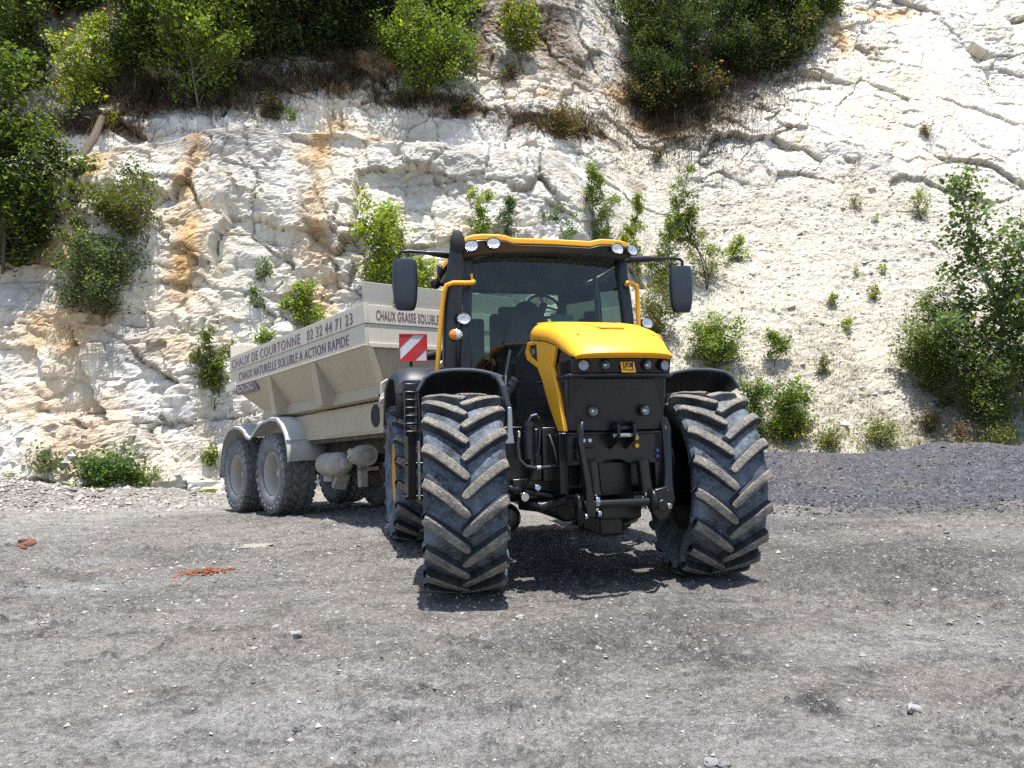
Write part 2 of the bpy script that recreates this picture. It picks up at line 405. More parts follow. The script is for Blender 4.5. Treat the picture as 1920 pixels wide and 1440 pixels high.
# jointed beds: rectangular blocks in courses, each course shifted, each block set in or out and slightly tilted
for k, (bw, bh, am) in enumerate([(3.1, 1.9, .42), (1.35, .85, .17)]):
    zz_ = z/bh+.45*fbm(P*np.array([.25, .2, .25]), 3, 120+k)+.06*fbm(P*3, 3, 124+k); row = np.floor(zz_); xx_ = x/bw+_r(_h(row.astype(np.int64), row.astype(np.int64)*0, row.astype(np.int64)*0, 130+k))*5+.30*fbm(P*np.array([.4, .3, .5]), 3, 126+k)+.05*fbm(P*3, 3, 128+k); c_ = np.floor(xx_)
    h1 = _r(_h(c_.astype(np.int64), row.astype(np.int64), row.astype(np.int64)*0, 140+k)); h2 = _r(_h(c_.astype(np.int64), row.astype(np.int64), row.astype(np.int64)*0, 150+k))
    fx, fz = xx_-c_, zz_-row; D = D+(1-fR)*A*am*((h1-.5)*1.2+(h2-.5)*1.0*(fx-.5)+.35*(fz-.5)*(h1+.3))
    ed_ = np.minimum(np.minimum(fx, 1-fx)*bw, np.minimum(fz, 1-fz)*bh); cm_ = np.clip(1-ed_/.05, 0, 1)*(1-fR)*np.minimum(A, 1)*(fbm(P*.7, 2, 160+k) > -.05); D = D-.10*cm_*(1-.4*k); crack = np.maximum(crack, cm_*(.8-.3*k))
for k, (sc, amp, wp, zs) in enumerate([(.42, .30, .45, 1.3), (1.05, .105, .32, 1.5), (2.3, .045, .22, 1.5), (4.6, .022, .12, 1.3)]):
    Q = (P+wv*wp)*np.array([sc, sc, sc*zs])
    F1, F2, rv, tl = worley(Q, 11+k)
    e = np.clip((F2-F1)/(.05, .09, .14, .2)[k], 0, 1)
    reg = .25+.75*sstep(-.25, .3, fbm(P*.35, 2, 90+k))
    D = D+A*amp*reg*((rv-.5)*1.35+tl*2.6)-A*amp*.35*(1-e)*reg
    crack = np.maximum(crack, (1-np.clip((F2-F1)/(.05, .10, .15, .2)[k], 0, 1))*reg*(1, .8, .35, .15)[k]*np.minimum(A*1.2, 1))
D = D+A*.055*fbm(P*np.array([2.2, 2.2, 3.5]), 4, 31)+A*.03*fbm(P*7, 3, 34)
# ledges: a few overhanging beds in the left face
bed = fbm(np.stack([x*.25, y*.1, z*.9], 1), 3, 61)
D = D+(1-fR)*A*.14*np.abs(bed)
D = D+(.16*fbm(P*1.3, 5, 71, .6)+.07*fbm(P*5, 3, 72)+.05*np.abs(fbm(P*9, 2, 73)))*(talus+.15)
# foot of the wall spreads into rubble
D = D+.55*np.exp(-np.clip(z, 0, 9)/.35)*(.6+.6*fbm(P*.6, 3, 77))
CV = np.stack([x+.15*A*fbm(P*1.3, 3, 81), y+ny*D, z+nz*D*.55], 1)
ii = np.arange(NX*NT_).reshape(NT_, NX)
CF = np.stack([ii[:-1, :-1].ravel(), ii[:-1, 1:].ravel(), ii[1:, 1:].ravel(), ii[1:, :-1].ravel()], 1)
cl_bvh = BVHTree.FromPolygons(CV[::1].tolist(), CF.tolist())
def on_cliff(px, py):
    o, d = view_ray(px, py); h = cl_bvh.ray_cast(o, d)
    return h[0] if h[0] is not None else None
def on_ground(px, py):
    o, d = view_ray(px, py); z = 0.
    for _ in range(6):
        k = (z-o.z)/d.z; p = o+d*k; z = float(gz(np.array([p.x]), np.array([p.y]))[0])
    h = cl_bvh.ray_cast(*view_ray(px, py))
    if h[0] is not None and h[0].y < p.y: return h[0]
    return Vector((p.x, p.y, z))

warp = fbm(P*.55, 4, 101)*1.0; warp2 = fbm(P*1.7, 4, 102)
def blobs(lst, soft=1.0):
    m = np.zeros(len(x), np.float32)
    for (px, py, rx, ry, s_) in lst:
        p = on_cliff(px, py)
        if p is None: continue
        k = p.y/1440; q = np.sqrt(((CV[:, 0]-p.x)/(rx*k))**2+((CV[:, 2]-p.z)/(ry*k))**2)
        m = np.maximum(m, min(1, s_*1.3)*np.clip(1.45-q+warp*.6+warp2*.5, 0, 1))
    return np.clip(m, 0, 1)
ochre = blobs([(598, 250, 28, 110, 1.1), (590, 370, 26, 70, .9), (700, 110, 70, 30, 1), (620, 165, 70, 22, 1), (348, 330, 22, 110, .9), (350, 460, 24, 100, .8),
    (175, 300, 30, 60, .6), (100, 470, 50, 60, .6), (140, 600, 45, 120, .75), (60, 630, 60, 50, .6), (30, 480, 60, 60, .6), (60, 745, 70, 45, .45), (165, 790, 70, 70, .45), (700, 262, 60, 12, .7),
    (240, 150, 40, 25, .9), (330, 650, 70, 30, .35), (1020, 175, 30, 20, .7), (1160, 180, 30, 25, .8), (1565, 50, 32, 60, 1), (1220, 245, 60, 22, .8), (1640, 25, 80, 15, .6), (320, 15, 120, 25, .8), (60, 20, 100, 14, .7), (597, 440, 28, 80, .7), (600, 570, 34, 80, .5)])
cream = blobs([(1700, 160, 130, 80, .6), (1620, 210, 110, 70, .6), (1500, 260, 60, 60, .4), (1100, 180, 90, 60, .45), (1080, 90, 60, 60, .4), (1580, 370, 220, 60, .35), (1650, 700, 220, 120, .45),
    (1460, 600, 180, 90, .3), (330, 560, 90, 160, .45), (120, 400, 60, 160, .55), (250, 860, 180, 50, .5), (1170, 270, 40, 60, .5), (640, 330, 60, 130, .4), (900, 460, 80, 60, .35), (1480, 450, 90, 60, .3)])
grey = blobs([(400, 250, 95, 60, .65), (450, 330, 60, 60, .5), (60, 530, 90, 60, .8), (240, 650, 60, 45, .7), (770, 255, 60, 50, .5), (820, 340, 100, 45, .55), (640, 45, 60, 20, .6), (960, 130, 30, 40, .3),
    (1430, 190, 70, 40, .4), (90, 200, 60, 80, .3), (430, 800, 50, 50, .6), (1350, 700, 80, 60, .35), (1230, 600, 60, 60, .35), (1550, 640, 60, 90, .35), (1700, 850, 250, 60, .4), (740, 700, 60, 60, .4), (1820, 60, 90, 30, .3), (900, 230, 60, 20, .5)])  # weathering grey, with shaded slab faces and the dark left foot painted in
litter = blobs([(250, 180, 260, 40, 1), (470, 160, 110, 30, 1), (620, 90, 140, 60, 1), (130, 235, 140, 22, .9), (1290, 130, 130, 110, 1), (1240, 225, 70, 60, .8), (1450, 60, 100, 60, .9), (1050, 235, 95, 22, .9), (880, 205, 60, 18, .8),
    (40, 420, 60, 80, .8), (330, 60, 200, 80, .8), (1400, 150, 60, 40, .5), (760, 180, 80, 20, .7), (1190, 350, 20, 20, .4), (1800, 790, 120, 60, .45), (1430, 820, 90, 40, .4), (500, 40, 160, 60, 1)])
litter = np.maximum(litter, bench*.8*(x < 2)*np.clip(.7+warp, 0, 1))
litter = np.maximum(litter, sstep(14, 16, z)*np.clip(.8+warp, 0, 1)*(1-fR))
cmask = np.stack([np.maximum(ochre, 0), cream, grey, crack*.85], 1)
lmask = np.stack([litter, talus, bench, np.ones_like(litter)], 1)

def cliff_mat():
    n = NT('chalk_cliff'); c = n.attr('mask'); o = n.sep(c); ca = n.attr('mask', 'Alpha'); l = n.sep(n.attr('mask2'))
    big = n.noise(.9, 8, .68, lo=.36, hi=.64); fine = n.noise(9, 8, .75, lo=.35, hi=.68); vf = n.noise(45, 5, .75, lo=.35, hi=.65)
    base = n.mix(big, (.62, .58, .515), (.85, .82, .755))
    base = n.mix(n.math('MULTIPLY', fine, .30), base, (.88, .855, .80)); base = n.mix(n.math('MULTIPLY', n.noise(1.6, 8, .75, lo=.50, hi=.70), .45), base, (.50, .46, .40))
    # weathered film running down the face
    st = n.noise(1, 7, .7, vec=n.map((2.6, 2.6, .35)), dist=.6, lo=.50, hi=.72)
    base = n.mix(n.math('MULTIPLY', st, .75), base, (.33, .32, .31))
    cr = n.mix(fine, (.60, .47, .31), (.74, .63, .47))
    base = n.mix(n.math('MULTIPLY', o[1], .8), base, cr)
    base = n.mix(n.math('MULTIPLY', n.noise(.4, 6, .68, lo=.43, hi=.68), .75), base, n.mix(fine, (.68, .59, .42), (.86, .78, .61)))
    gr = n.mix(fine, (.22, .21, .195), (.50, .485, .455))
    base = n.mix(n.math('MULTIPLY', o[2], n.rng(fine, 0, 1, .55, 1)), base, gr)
    oc = n.mix(n.noise(3, 6, .7, lo=.3, hi=.7), (.38, .19, .055), (.72, .49, .20))
    base = n.mix(n.math('MULTIPLY', o[0], n.rng(big, 0, 1, .6, 1)), base, oc)
    vs = n.noise(1, 6, .65, vec=n.map((.9, .9, .11)), dist=.4, lo=.55, hi=.72); lf_ = n.rng(n.sep(n.attr('mask2'))[1], 0, 1, 1, 0)
    base = n.mix(n.math('MULTIPLY', n.math('MULTIPLY', vs, lf_), n.rng(fine, 0, 1, .3, .85)), base, (.66, .49, .27))
    # talus speckle: tufts, chips, soil between stones
    ts = n.noise(14, 6, .8, lo=.45, hi=.62); ts2 = n.noise(3.5, 6, .75, lo=.42, hi=.66)
    base = n.mix(n.math('MULTIPLY', l[1], n.math('MULTIPLY', ts, n.rng(ts2, 0, 1, .55, 1))), base, (.15, .13, .11))
    base = n.mix(n.math('MULTIPLY', l[1], n.noise(6, 8, .8, lo=.52, hi=.66)), base, (.34, .29, .235))
    base = n.mix(n.math('MULTIPLY', l[1], .60), base, (.45, .42, .34))
    base = n.mix(n.math('MULTIPLY', l[1], n.math('MULTIPLY', ts2, .5)), base, (.46, .40, .345))
    # open joints filled with dirt
    base = n.mix(n.math('MULTIPLY', ca, n.rng(vf, 0, 1, .35, .95)), base, (.13, .10, .075))
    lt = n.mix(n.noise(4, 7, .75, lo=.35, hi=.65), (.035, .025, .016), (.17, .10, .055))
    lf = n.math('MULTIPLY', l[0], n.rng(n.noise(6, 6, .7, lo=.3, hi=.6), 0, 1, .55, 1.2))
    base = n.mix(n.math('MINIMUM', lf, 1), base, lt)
    h = n.math('ADD', n.math('MULTIPLY', n.noise(5, 10, .72), 1), n.math('MULTIPLY', n.vor(7, 'DISTANCE_TO_EDGE', n.map((1, 1, 1.6))), .5))
    nb = n.bump(h, .6, .10); nb = n.bump(n.noise(30, 6, .75), .6, .03, nb)
    return n.fin(base, .92, nb, 0, .15)
M['cliff'] = cliff_mat()
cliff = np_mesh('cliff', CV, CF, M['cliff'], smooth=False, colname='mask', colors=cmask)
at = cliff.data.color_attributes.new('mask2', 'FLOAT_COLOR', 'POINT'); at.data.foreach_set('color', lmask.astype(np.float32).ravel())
tag(cliff, 'white and ochre chalk quarry face behind the vehicles', None, None, 'structure')

# ------------------------------------------------------------------ ground
gys = np.concatenate([[-120, -60, -30, -15, -8, -4, -2, -1, 0, .6], np.geomspace(1.2, 26, 620), [32, 45, 70, 120, 250, 400]])
gus = np.concatenate([[-30, -10, -4, -2, -1.4], np.linspace(-1.05, 1.05, 760), [1.4, 2, 4, 10, 30]])
GU, GY = np.meshgrid(gus, gys); gx = (GU*(np.maximum(GY, 0)*.82+1.2)).ravel(); gy = GY.ravel()
g0 = gz(gx, gy)
GP = np.stack([gx, gy, 0*gx], 1)
near = ((gy > 1) & (gy < 27) & (np.abs(gx) < 30)).astype(float)
relief = .040*fbm(GP*np.array([.7, 1.1, 1]), 4, 201)+.012*fbm(GP*np.array([4, 5, 1]), 4, 202)
clod = np.clip(fbm(GP*np.array([9, 11, 1]), 4, 203, .6)-.08, 0, 1)*.11*sstep(-.25, .35, fbm(GP*.9, 3, 204))+np.clip(fbm(GP*24, 3, 206)-.1, 0, 1)*.035
fine_g = .008*fbm(GP*38, 3, 205)
def zone(px, py, rx, ry):       # elliptical patch of the yard given by centre on the ground and radii in metres
    return np.exp(-(((gx-px)/rx)**2+((gy-py)/ry)**2))
flatt = 1-.75*np.maximum.reduce([zone(-.4, 6.2, .7, .6), zone(1.8, 6.8, .7, .6), zone(-1.2, 9, .6, .6), zone(-3.7, 12.4, .7, .7), zone(-4.7, 13.8, .7, .7)])
ruts = 0
edge = sstep(13.2, 15.2, gy)*sstep(-2, -5, gx)    # rubble verge at the left foot
gzv = g0+near*((relief+clod)*flatt+fine_g)
pile = .62*zone(-11.2, 16.9, 2.1, .9)*(1+.25*fbm(GP*1.5, 4, 207))+.25*zone(-8.2, 17.6, 1.6, .6)
gzv = gzv+pile+edge*(.06*fbm(GP*2.2, 5, 208)+.05)
# low heap of dark gravel on the right is a separate object; colour masks of the yard surface
wg = fbm(GP*np.array([.8, 1.2, 1]), 4, 211); wg2 = fbm(GP*np.array([3, 4, 1]), 4, 212)
def gblob(lst):
    m = np.zeros(len(gx), np.float32)
    for (px, py, rx, ry, s_) in lst:
        p = on_ground(px, py); kx = p.y/1440*rx; pa, pb = on_ground(px, py-ry), on_ground(px, py+ry); ky = abs(pa.y-pb.y)/2
        q = np.sqrt(((gx-p.x)/kx)**2+((gy-p.y)/ky)**2); m = np.maximum(m, s_*np.clip(1.4-q+wg*.8+wg2*.6, 0, 1))
    return np.clip(m, 0, 1)
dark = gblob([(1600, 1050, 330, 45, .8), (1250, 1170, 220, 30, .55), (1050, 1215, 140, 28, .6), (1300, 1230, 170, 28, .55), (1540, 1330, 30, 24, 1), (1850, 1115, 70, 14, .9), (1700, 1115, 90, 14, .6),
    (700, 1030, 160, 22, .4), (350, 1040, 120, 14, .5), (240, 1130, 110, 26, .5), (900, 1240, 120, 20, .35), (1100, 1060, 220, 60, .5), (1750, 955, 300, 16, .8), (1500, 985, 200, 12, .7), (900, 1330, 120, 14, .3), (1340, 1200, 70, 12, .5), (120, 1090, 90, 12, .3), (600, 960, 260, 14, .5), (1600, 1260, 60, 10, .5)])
pale = gblob([(130, 1105, 120, 12, 1), (250, 965, 260, 8, 1), (100, 985, 120, 8, .6), (60, 1175, 90, 18, .5), (500, 1370, 700, 90, .75), (1500, 1390, 500, 70, .6), (250, 1240, 300, 30, .5), (1700, 1210, 260, 24, .5), (700, 1260, 200, 22, .5), (60, 1010, 120, 8, .8), (150, 1055, 80, 6, .6), (600, 1120, 60, 12, .4), (980, 1100, 50, 10, .3)])
warm = gblob([(870, 1150, 120, 14, 0.39), (1430, 1180, 110, 14, 0.33), (1650, 1140, 260, 14, 0.22), (400, 1220, 260, 40, 0.22), (1800, 985, 180, 10, 0.50), (240, 1065, 70, 8, 0.39), (380, 1000, 100, 8, 0.22), (1700, 1300, 300, 50, 0.17), (100, 940, 200, 8, 0.33), (430, 930, 120, 7, 0.39)])
verge = np.clip(edge+.9*np.exp(-((gy-19.5)/3.5)**4)*(gx > -3), 0, 1)*np.clip(.8+wg, 0, 1)
gm = np.stack([dark, pale, warm, verge], 1)
def ground_mat():
    n = NT('compacted_quarry_yard'); o = n.sep(n.attr('gmask')); va = n.attr('gmask', 'Alpha')
    a = n.noise(.7, 8, .7, lo=.35, hi=.65); b = n.noise(5, 8, .75, lo=.35, hi=.65); c = n.noise(38, 6, .75, lo=.35, hi=.65)
    base = n.mix(a, (0.260, 0.243, 0.224), (0.411, 0.375, 0.333))
    base = n.mix(n.math('MULTIPLY', b, .5), base, (0.505, 0.456, 0.400))
    base = n.mix(n.math('MULTIPLY', o[1], n.rng(b, 0, 1, .4, 1)), base, (0.583, 0.583, 0.567))
    base = n.mix(n.math('MULTIPLY', o[2], n.rng(b, 0, 1, .3, .8)), base, (0.471, 0.348, 0.241))
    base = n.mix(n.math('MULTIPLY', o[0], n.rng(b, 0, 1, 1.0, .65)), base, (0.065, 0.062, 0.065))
    base = n.mix(n.math('MULTIPLY', va, .8), base, n.mix(b, (0.383, 0.304, 0.241), (0.583, 0.583, 0.497)))
    base = n.mix(n.math('MULTIPLY', n.noise(2.2, 8, .75, vec=n.map((1, 1.6, 1)), lo=.48, hi=.64), .70), base, (0.074, 0.071, 0.070))
    # grit: dark crumbs and pale chips, several sizes
    base = n.mix(n.math('MULTIPLY', n.rng(c, 0, 1, 1, 0), .62), base, (0.046, 0.042, 0.040))
    base = n.mix(n.math('MULTIPLY', n.noise(16, 6, .8, lo=.52, hi=.68), .75), base, (0.046, 0.042, 0.040)); base = n.mix(n.math('MULTIPLY', n.noise(13, 6, .8, vec=n.map((1, 1.3, 1)), lo=.52, hi=.68), .6), base, (0.583, 0.583, 0.553))
    g1 = n.vor(42, 'F1'); rc = n.vor(42, 'F1', out='Color'); rs = n.sep(rc)
    chip = n.math('MULTIPLY', n.math('LESS_THAN', g1, n.rng(rs[0], .45, 1, .0, .38)), n.math('GREATER_THAN', rs[1], .35))
    base = n.mix(n.math('MULTIPLY', chip, .8), base, n.mix(rs[2], (0.297, 0.279, 0.257), (0.583, 0.583, 0.567)))
    g2 = n.vor(120, 'F1'); r2 = n.sep(n.vor(120, 'F1', out='Color'))
    chip2 = n.math('MULTIPLY', n.math('LESS_THAN', g2, .36), n.math('GREATER_THAN', r2[1], .62))
    base = n.mix(n.math('MULTIPLY', chip2, .7), base, n.mix(r2[2], (0.076, 0.073, 0.073), (0.583, 0.583, 0.567)))
    h = n.noise(60, 8, .75); nb = n.bump(n.noise(12, 8, .75), 1, .06)
    nb = n.bump(n.math('SUBTRACT', n.math('MULTIPLY', chip, .5), 0), .6, .012, nb); nb = n.bump(h, 1, .02, nb)
    return n.fin(base, .93, nb, 0, .2)
M['ground'] = ground_mat()
ii = np.arange(len(gys)*len(gus)).reshape(len(gys), len(gus))
GF = np.stack([ii[:-1, :-1].ravel(), ii[:-1, 1:].ravel(), ii[1:, 1:].ravel(), ii[1:, :-1].ravel()], 1)
GV = np.stack([gx, gy, gzv], 1)
ground = np_mesh('ground', GV, GF, M['ground'], smooth=True, colname='gmask', colors=gm)
tag(ground, 'compacted grey dirt and gravel quarry yard', None, None, 'structure')
g_bvh = BVHTree.FromPolygons(GV.tolist(), GF.tolist())
def ground_z(X, Y):
    h = g_bvh.ray_cast(Vector((X, Y, 5)), Vector((0, 0, -1))); return h[0].z if h[0] is not None else 0

# ------------------------------------------------------------------ dark gravel heap on the right
hx, hy = np.meshgrid(np.linspace(2.2, 24, 420), np.linspace(9.6, 21, 300)); hx = hx.ravel(); hy = hy.ravel()
HP = np.stack([hx, hy, 0*hx], 1)
front = 10.75+.50*sstep(5.2, 3.2, hx)*2+np.interp(hx, [2, 5, 6.5, 9, 12, 24], [.3, -.05, .0, .7, 1.0, 1.2])+.22*fbm(HP*.9, 4, 301)
top = np.interp(hx, [2.2, 3.5, 5, 6.5, 7.6, 8.6, 9.6, 11, 12.5, 24], [.40, .56, .62, .60, .50, .56, .74, .62, .70, .66])+.07*fbm(HP*.7, 4, 302)
rise = sstep(0, 1, np.clip((hy-front)/4.3, 0, 1))
hz = -.05+.10*sstep(0, .9, hy-front)+(top-.05)*rise*sstep(20.5, 17.2, hy)+.05*fbm(HP*np.array([2.5, 3, 1]), 5, 303)*sstep(-.1, .5, hy-front)+.035*np.clip(fbm(HP*9, 4, 304), -.2, 1)
hz = hz*sstep(2.3, 4.2, hx)-.04
scr = np.clip(fbm(HP*np.array([.6, 2.2, 1]), 4, 306), 0, 1)*2*sstep(5.8, 4.4, hx+.45*(hy-11.5))
ii = np.arange(420*300).reshape(300, 420)
HF = np.stack([ii[:-1, :-1].ravel(), ii[:-1, 1:].ravel(), ii[1:, 1:].ravel(), ii[1:, :-1].ravel()], 1)
def heap_mat():
    n = NT('dark_blue_gravel'); b = n.noise(4, 8, .75, lo=.35, hi=.65)
    base = n.mix(b, (.062, .062, .074), (.145, .142, .155))
    base = n.mix(n.noise(.5, 5, .6, lo=.5, hi=.7), base, (.15, .135, .12))
    base = n.mix(n.math('MULTIPLY', n.sep(n.attr('hm'))[0], .9), base, (.20, .19, .185))
    v = n.vor(30); r = n.sep(n.vor(30, out='Color'))
    base = n.mix(n.math('MULTIPLY', n.math('GREATER_THAN', r[0], .93), n.math('LESS_THAN', v, .4)), base, (.42, .40, .38))
    base = n.mix(n.math('MULTIPLY', n.math('LESS_THAN', r[1], .25), .7), base, (.02, .02, .024))
    nb = n.bump(v, 1, .03); nb = n.bump(n.noise(50, 6, .8), .9, .02, nb)
    return n.fin(base, .9, nb, 0, .25)
M['heap'] = heap_mat()
hm = np.stack([np.clip(scr, 0, 1)]*3+[np.ones_like(scr)], 1)
heap = np_mesh('gravel_heap', np.stack([hx, hy, hz], 1), HF, M['heap'], smooth=True, colname='hm', colors=hm)
tag(heap, 'long low heap of dark blue grey gravel at the foot of the talus slope', 'gravel heap')
h_bvh = BVHTree.FromPolygons(np.stack([hx, hy, hz], 1).tolist(), HF.tolist())

# ------------------------------------------------------------------ loose stones
OCT = np.array([(1, 0, 0), (-1, 0, 0), (0, 1, 0), (0, -1, 0), (0, 0, 1), (0, 0, -1)], float)
OCF = np.array([(0, 2, 4), (2, 1, 4), (1, 3, 4), (3, 0, 4), (2, 0, 5), (1, 2, 5), (3, 1, 5), (0, 3, 5)])
def stones(name, X, Y, Z, S, colr, mat, kind='stuff', label=None):
    n = len(X); V = OCT[None]*S[:, None, None]*rng.uniform(.55, 1.25, (n, 6, 1))*np.array([1, 1, .55])
    V = V+rng.normal(0, .16, (n, 6, 3))*S[:, None, None]
    a = rng.uniform(0, 6.28, n); c, s_ = np.cos(a)[:, None], np.sin(a)[:, None]
    V = np.stack([V[..., 0]*c-V[..., 1]*s_, V[..., 0]*s_+V[..., 1]*c, V[..., 2]], 2)+np.stack([X, Y, Z], 1)[:, None]
    F = OCF[None]+6*np.arange(n)[:, None, None]
    C = np.repeat(np.concatenate([colr, np.ones((n, 1))], 1), 6, 0)
    o = np_mesh(name, V.reshape(-1, 3), F.reshape(-1, 3), mat, smooth=False, colname='tint', colors=C)
    if kind: tag(o, label, None, None, kind)
    return o
def tint_mat(name, rough=.9, bump=.5):
    n = NT(name); c = n.mix(n.noise(30, 5, .7, lo=.3, hi=.7), (.7, .7, .7), (1.15, 1.12, 1.08)); c = n.mix(1.0, n.attr('tint'), c, 'MULTIPLY')
    return n.fin(c, rough, n.bump(n.noise(70, 5), bump, .01), 0, .2)
M['stone'] = tint_mat('loose_stone')
NS = 34000
sy = np.exp(rng.uniform(np.log(1.9), np.log(17), NS)); sx = rng.uniform(-.85, .85, NS)*(sy+.5)
keep = rng.random(NS) < np.clip(.55+.8*fbm(np.stack([sx*.7, sy*.7, 0*sx], 1), 3, 401), .1, 1)
sx, sy = sx[keep], sy[keep]
gz_i = np.array([ground_z(a, b) for a, b in zip(sx, sy)])
ss = np.clip(rng.lognormal(math.log(.0058), .48, len(sx)), .003, .020)*np.clip(sy/4, .8, 2.0)
br = np.clip(rng.lognormal(math.log(.27), .42, len(sx)), .08, .48)
cc = np.stack([br, br*rng.uniform(.93, .99, len(br)), br*rng.uniform(.85, .98, len(br))], 1)
stones('gravel', sx, sy, gz_i+ss*.12, ss, cc, M['stone'], 'stuff', 'small loose stones scattered over the yard')
# chips along the heap, its front edge, and in the rubble pile at left
hx2 = rng.uniform(3.2, 16, 4200); hy2 = np.concatenate([rng.uniform(10.3, 17, 3000), rng.normal(10.9, .45, 1200)])
hz2 = np.array([max((h_bvh.ray_cast(Vector((a, b, 5)), Vector((0, 0, -1)))[0] or Vector((0, 0, -9))).z, ground_z(a, b)) for a, b in zip(hx2, hy2)])
hs = np.clip(rng.lognormal(math.log(.020), .45, 4200), .008, .07); hb = np.clip(rng.lognormal(math.log(.075), .45, 4200), .03, .45)
stones('heap_gravel', hx2, hy2, hz2+hs*.1, hs, np.stack([hb, hb, hb*1.08], 1), M['stone'], 'stuff', 'coarse dark stones lying on the gravel heap')
px_ = np.concatenate([rng.normal(-11.0, 1.7, 3600), rng.uniform(-14, -5.5, 2600)]); py_ = np.concatenate([rng.normal(16.7, .7, 3600), rng.uniform(15.2, 19.5, 2600)])
pz_ = np.array([ground_z(a, b) for a, b in zip(px_, py_)]); ps = np.clip(rng.lognormal(math.log(.028), .5, len(px_)), .01, .12)
pb = np.clip(rng.lognormal(math.log(.36), .3, len(px_)), .12, .75)
stones('rubble', px_, py_, pz_+ps*.1, ps, np.stack([pb*1.02, pb*.93, pb*.87], 1), M['stone'], 'stuff', 'pinkish chalk rubble banked against the cliff foot')
# chalk lumps on the talus and ledges
tx = []
for _ in range(2600):
    px, py = random.uniform(1230, 1920), random.uniform(330, 850)
    p = on_cliff(px, py)
    if p: tx.append(p)
for _ in range(500):
    p = on_cliff(random.uniform(0, 1200), random.uniform(780, 900))
    if p: tx.append(p)
tx = np.array(tx); tsz = np.clip(rng.lognormal(math.log(.035), .55, len(tx)), .012, .22); tb = np.clip(rng.lognormal(math.log(.5), .3, len(tx)), .2, .82)
stones('chalk_debris', tx[:, 0], tx[:, 1], tx[:, 2], tsz, np.stack([tb, tb*.95, tb*.88], 1), M['stone'], 'stuff', 'chalk lumps scattered on the talus slope')

def rock(name, px, py, size, col, label, cat='stone', group=None, squash=.6, seed=0, rough=1, rotz=0, ground_=True, yaw=None):
    p = on_ground(px, py) if ground_ else on_cliff(px, py)
    zz = ground_z(p.x, p.y) if ground_ else p.z
    b = MB(); b.ellipsoid((0, 0, 0), (1, 1, 1), 22, 14); V = np.array(b.v); V = np.sign(V)*np.abs(V)**.8
    F1, F2, rv, tl = worley(V*1.3+seed*7.1, seed+5)
    V = V*(1+.22*fbm(V*1.2+seed*3.3, 4, seed)[:, None]*rough+(.45*(rv-.5)+.3*tl)[:, None]*rough)
    V = V*np.array([size[0], size[1], size[2]])/2; b.v = V.tolist()
    nm = 'rock_'+cat+'%s' % seed
    n = NT(name+'_mineral'); c = n.mix(n.noise(12/max(size), 7, .75, lo=.3, hi=.7), tuple(q*.55 for q in col), tuple(min(q*1.25, .85) for q in col))
    mt = n.fin(c, .93, n.bump(n.noise(30/max(size), 6, .75), .8, .02), 0, .2)
    o = b.build(name, mt, None, ang=40); o.location = (p.x, p.y, zz+size[2]*.22); o.rotation_euler = (0, 0, rotz)
    return tag(o, label, cat, group)
rock('flat_stone', 478, 1028, (.36, .26, .05), (.36, .34, .30), 'thin flat grey slab lying alone in front of the trailer wheels', seed=1, rotz=.2)
cp = on_ground(386, 1075); nC = 420
cx_ = rng.normal(0, .085, nC); cy_ = rng.normal(0, .075, nC)+.3*cx_; cx_ += cp.x; cy_ += cp.y; cs_ = np.clip(rng.lognormal(math.log(.011), .45, nC), .005, .03); cb_ = rng.uniform(.55, 1.35, nC)
cz_ = np.array([ground_z(a_, b_) for a_, b_ in zip(cx_, cy_)])+cs_*.15+.015*np.exp(-((cx_-cp.x)**2+(cy_-cp.y)**2)/.02)
co_ = stones('clay_patch', cx_, cy_, cz_, cs_, np.stack([.25*cb_, .095*cb_, .05*cb_], 1), M['stone'], None)
tag(co_, 'crumbled patch of orange red clay lying on the yard before the trailer', 'clay')
rock('clay_lump', 50, 1031, (.20, .16, .12), (.24, .12, .08), 'small round reddish brown clod near the pale wheel track', 'clay', seed=3)
rock('white_stone', 553, 1190, (.08, .06, .045), (.48, .47, .45), 'white stone with a smaller chip beside it below the red clay', seed=4)
rock('white_stone', 517, 1180, (.04, .035, .03), (.66, .65, .62), 'tiny white chip just beside the larger white stone', seed=14)
rock('white_stone', 1335, 1432, (.055, .045, .03), (.50, .49, .47), 'white stone at the very bottom edge, the paler of a close pair', seed=5)
rock('white_stone', 1358, 1437, (.045, .035, .025), (.40, .39, .38), 'greyer stone of a close pair at the very bottom edge', seed=6)
rock('white_stone', 560, 1376, (.045, .035, .03), (.30, .29, .28), 'dark grey pebble casting a shadow in the front of the yard', seed=7)
rock('white_stone', 1716, 1340, (.06, .04, .035), (.60, .58, .56), 'lone off white stone in the front right of the yard', seed=8)
rock('white_stone', 975, 1156, (.06, .05, .04), (.55, .53, .50), 'pale pebble on the ground in front of the black tyre shadow', seed=9)
rock('chalk_rock', 205, 912, (.55, .35, .26), (.78, .77, .74), 'white chalk rock in front of the dark green herb patch', 'rock', seed=10, ground_=True)
rock('chalk_boulder', 432, 870, (.9, .6, .7), (.62, .57, .50), 'squared pale boulder at the cliff foot behind the trailer mudguards', 'rock', seed=11, ground_=False)
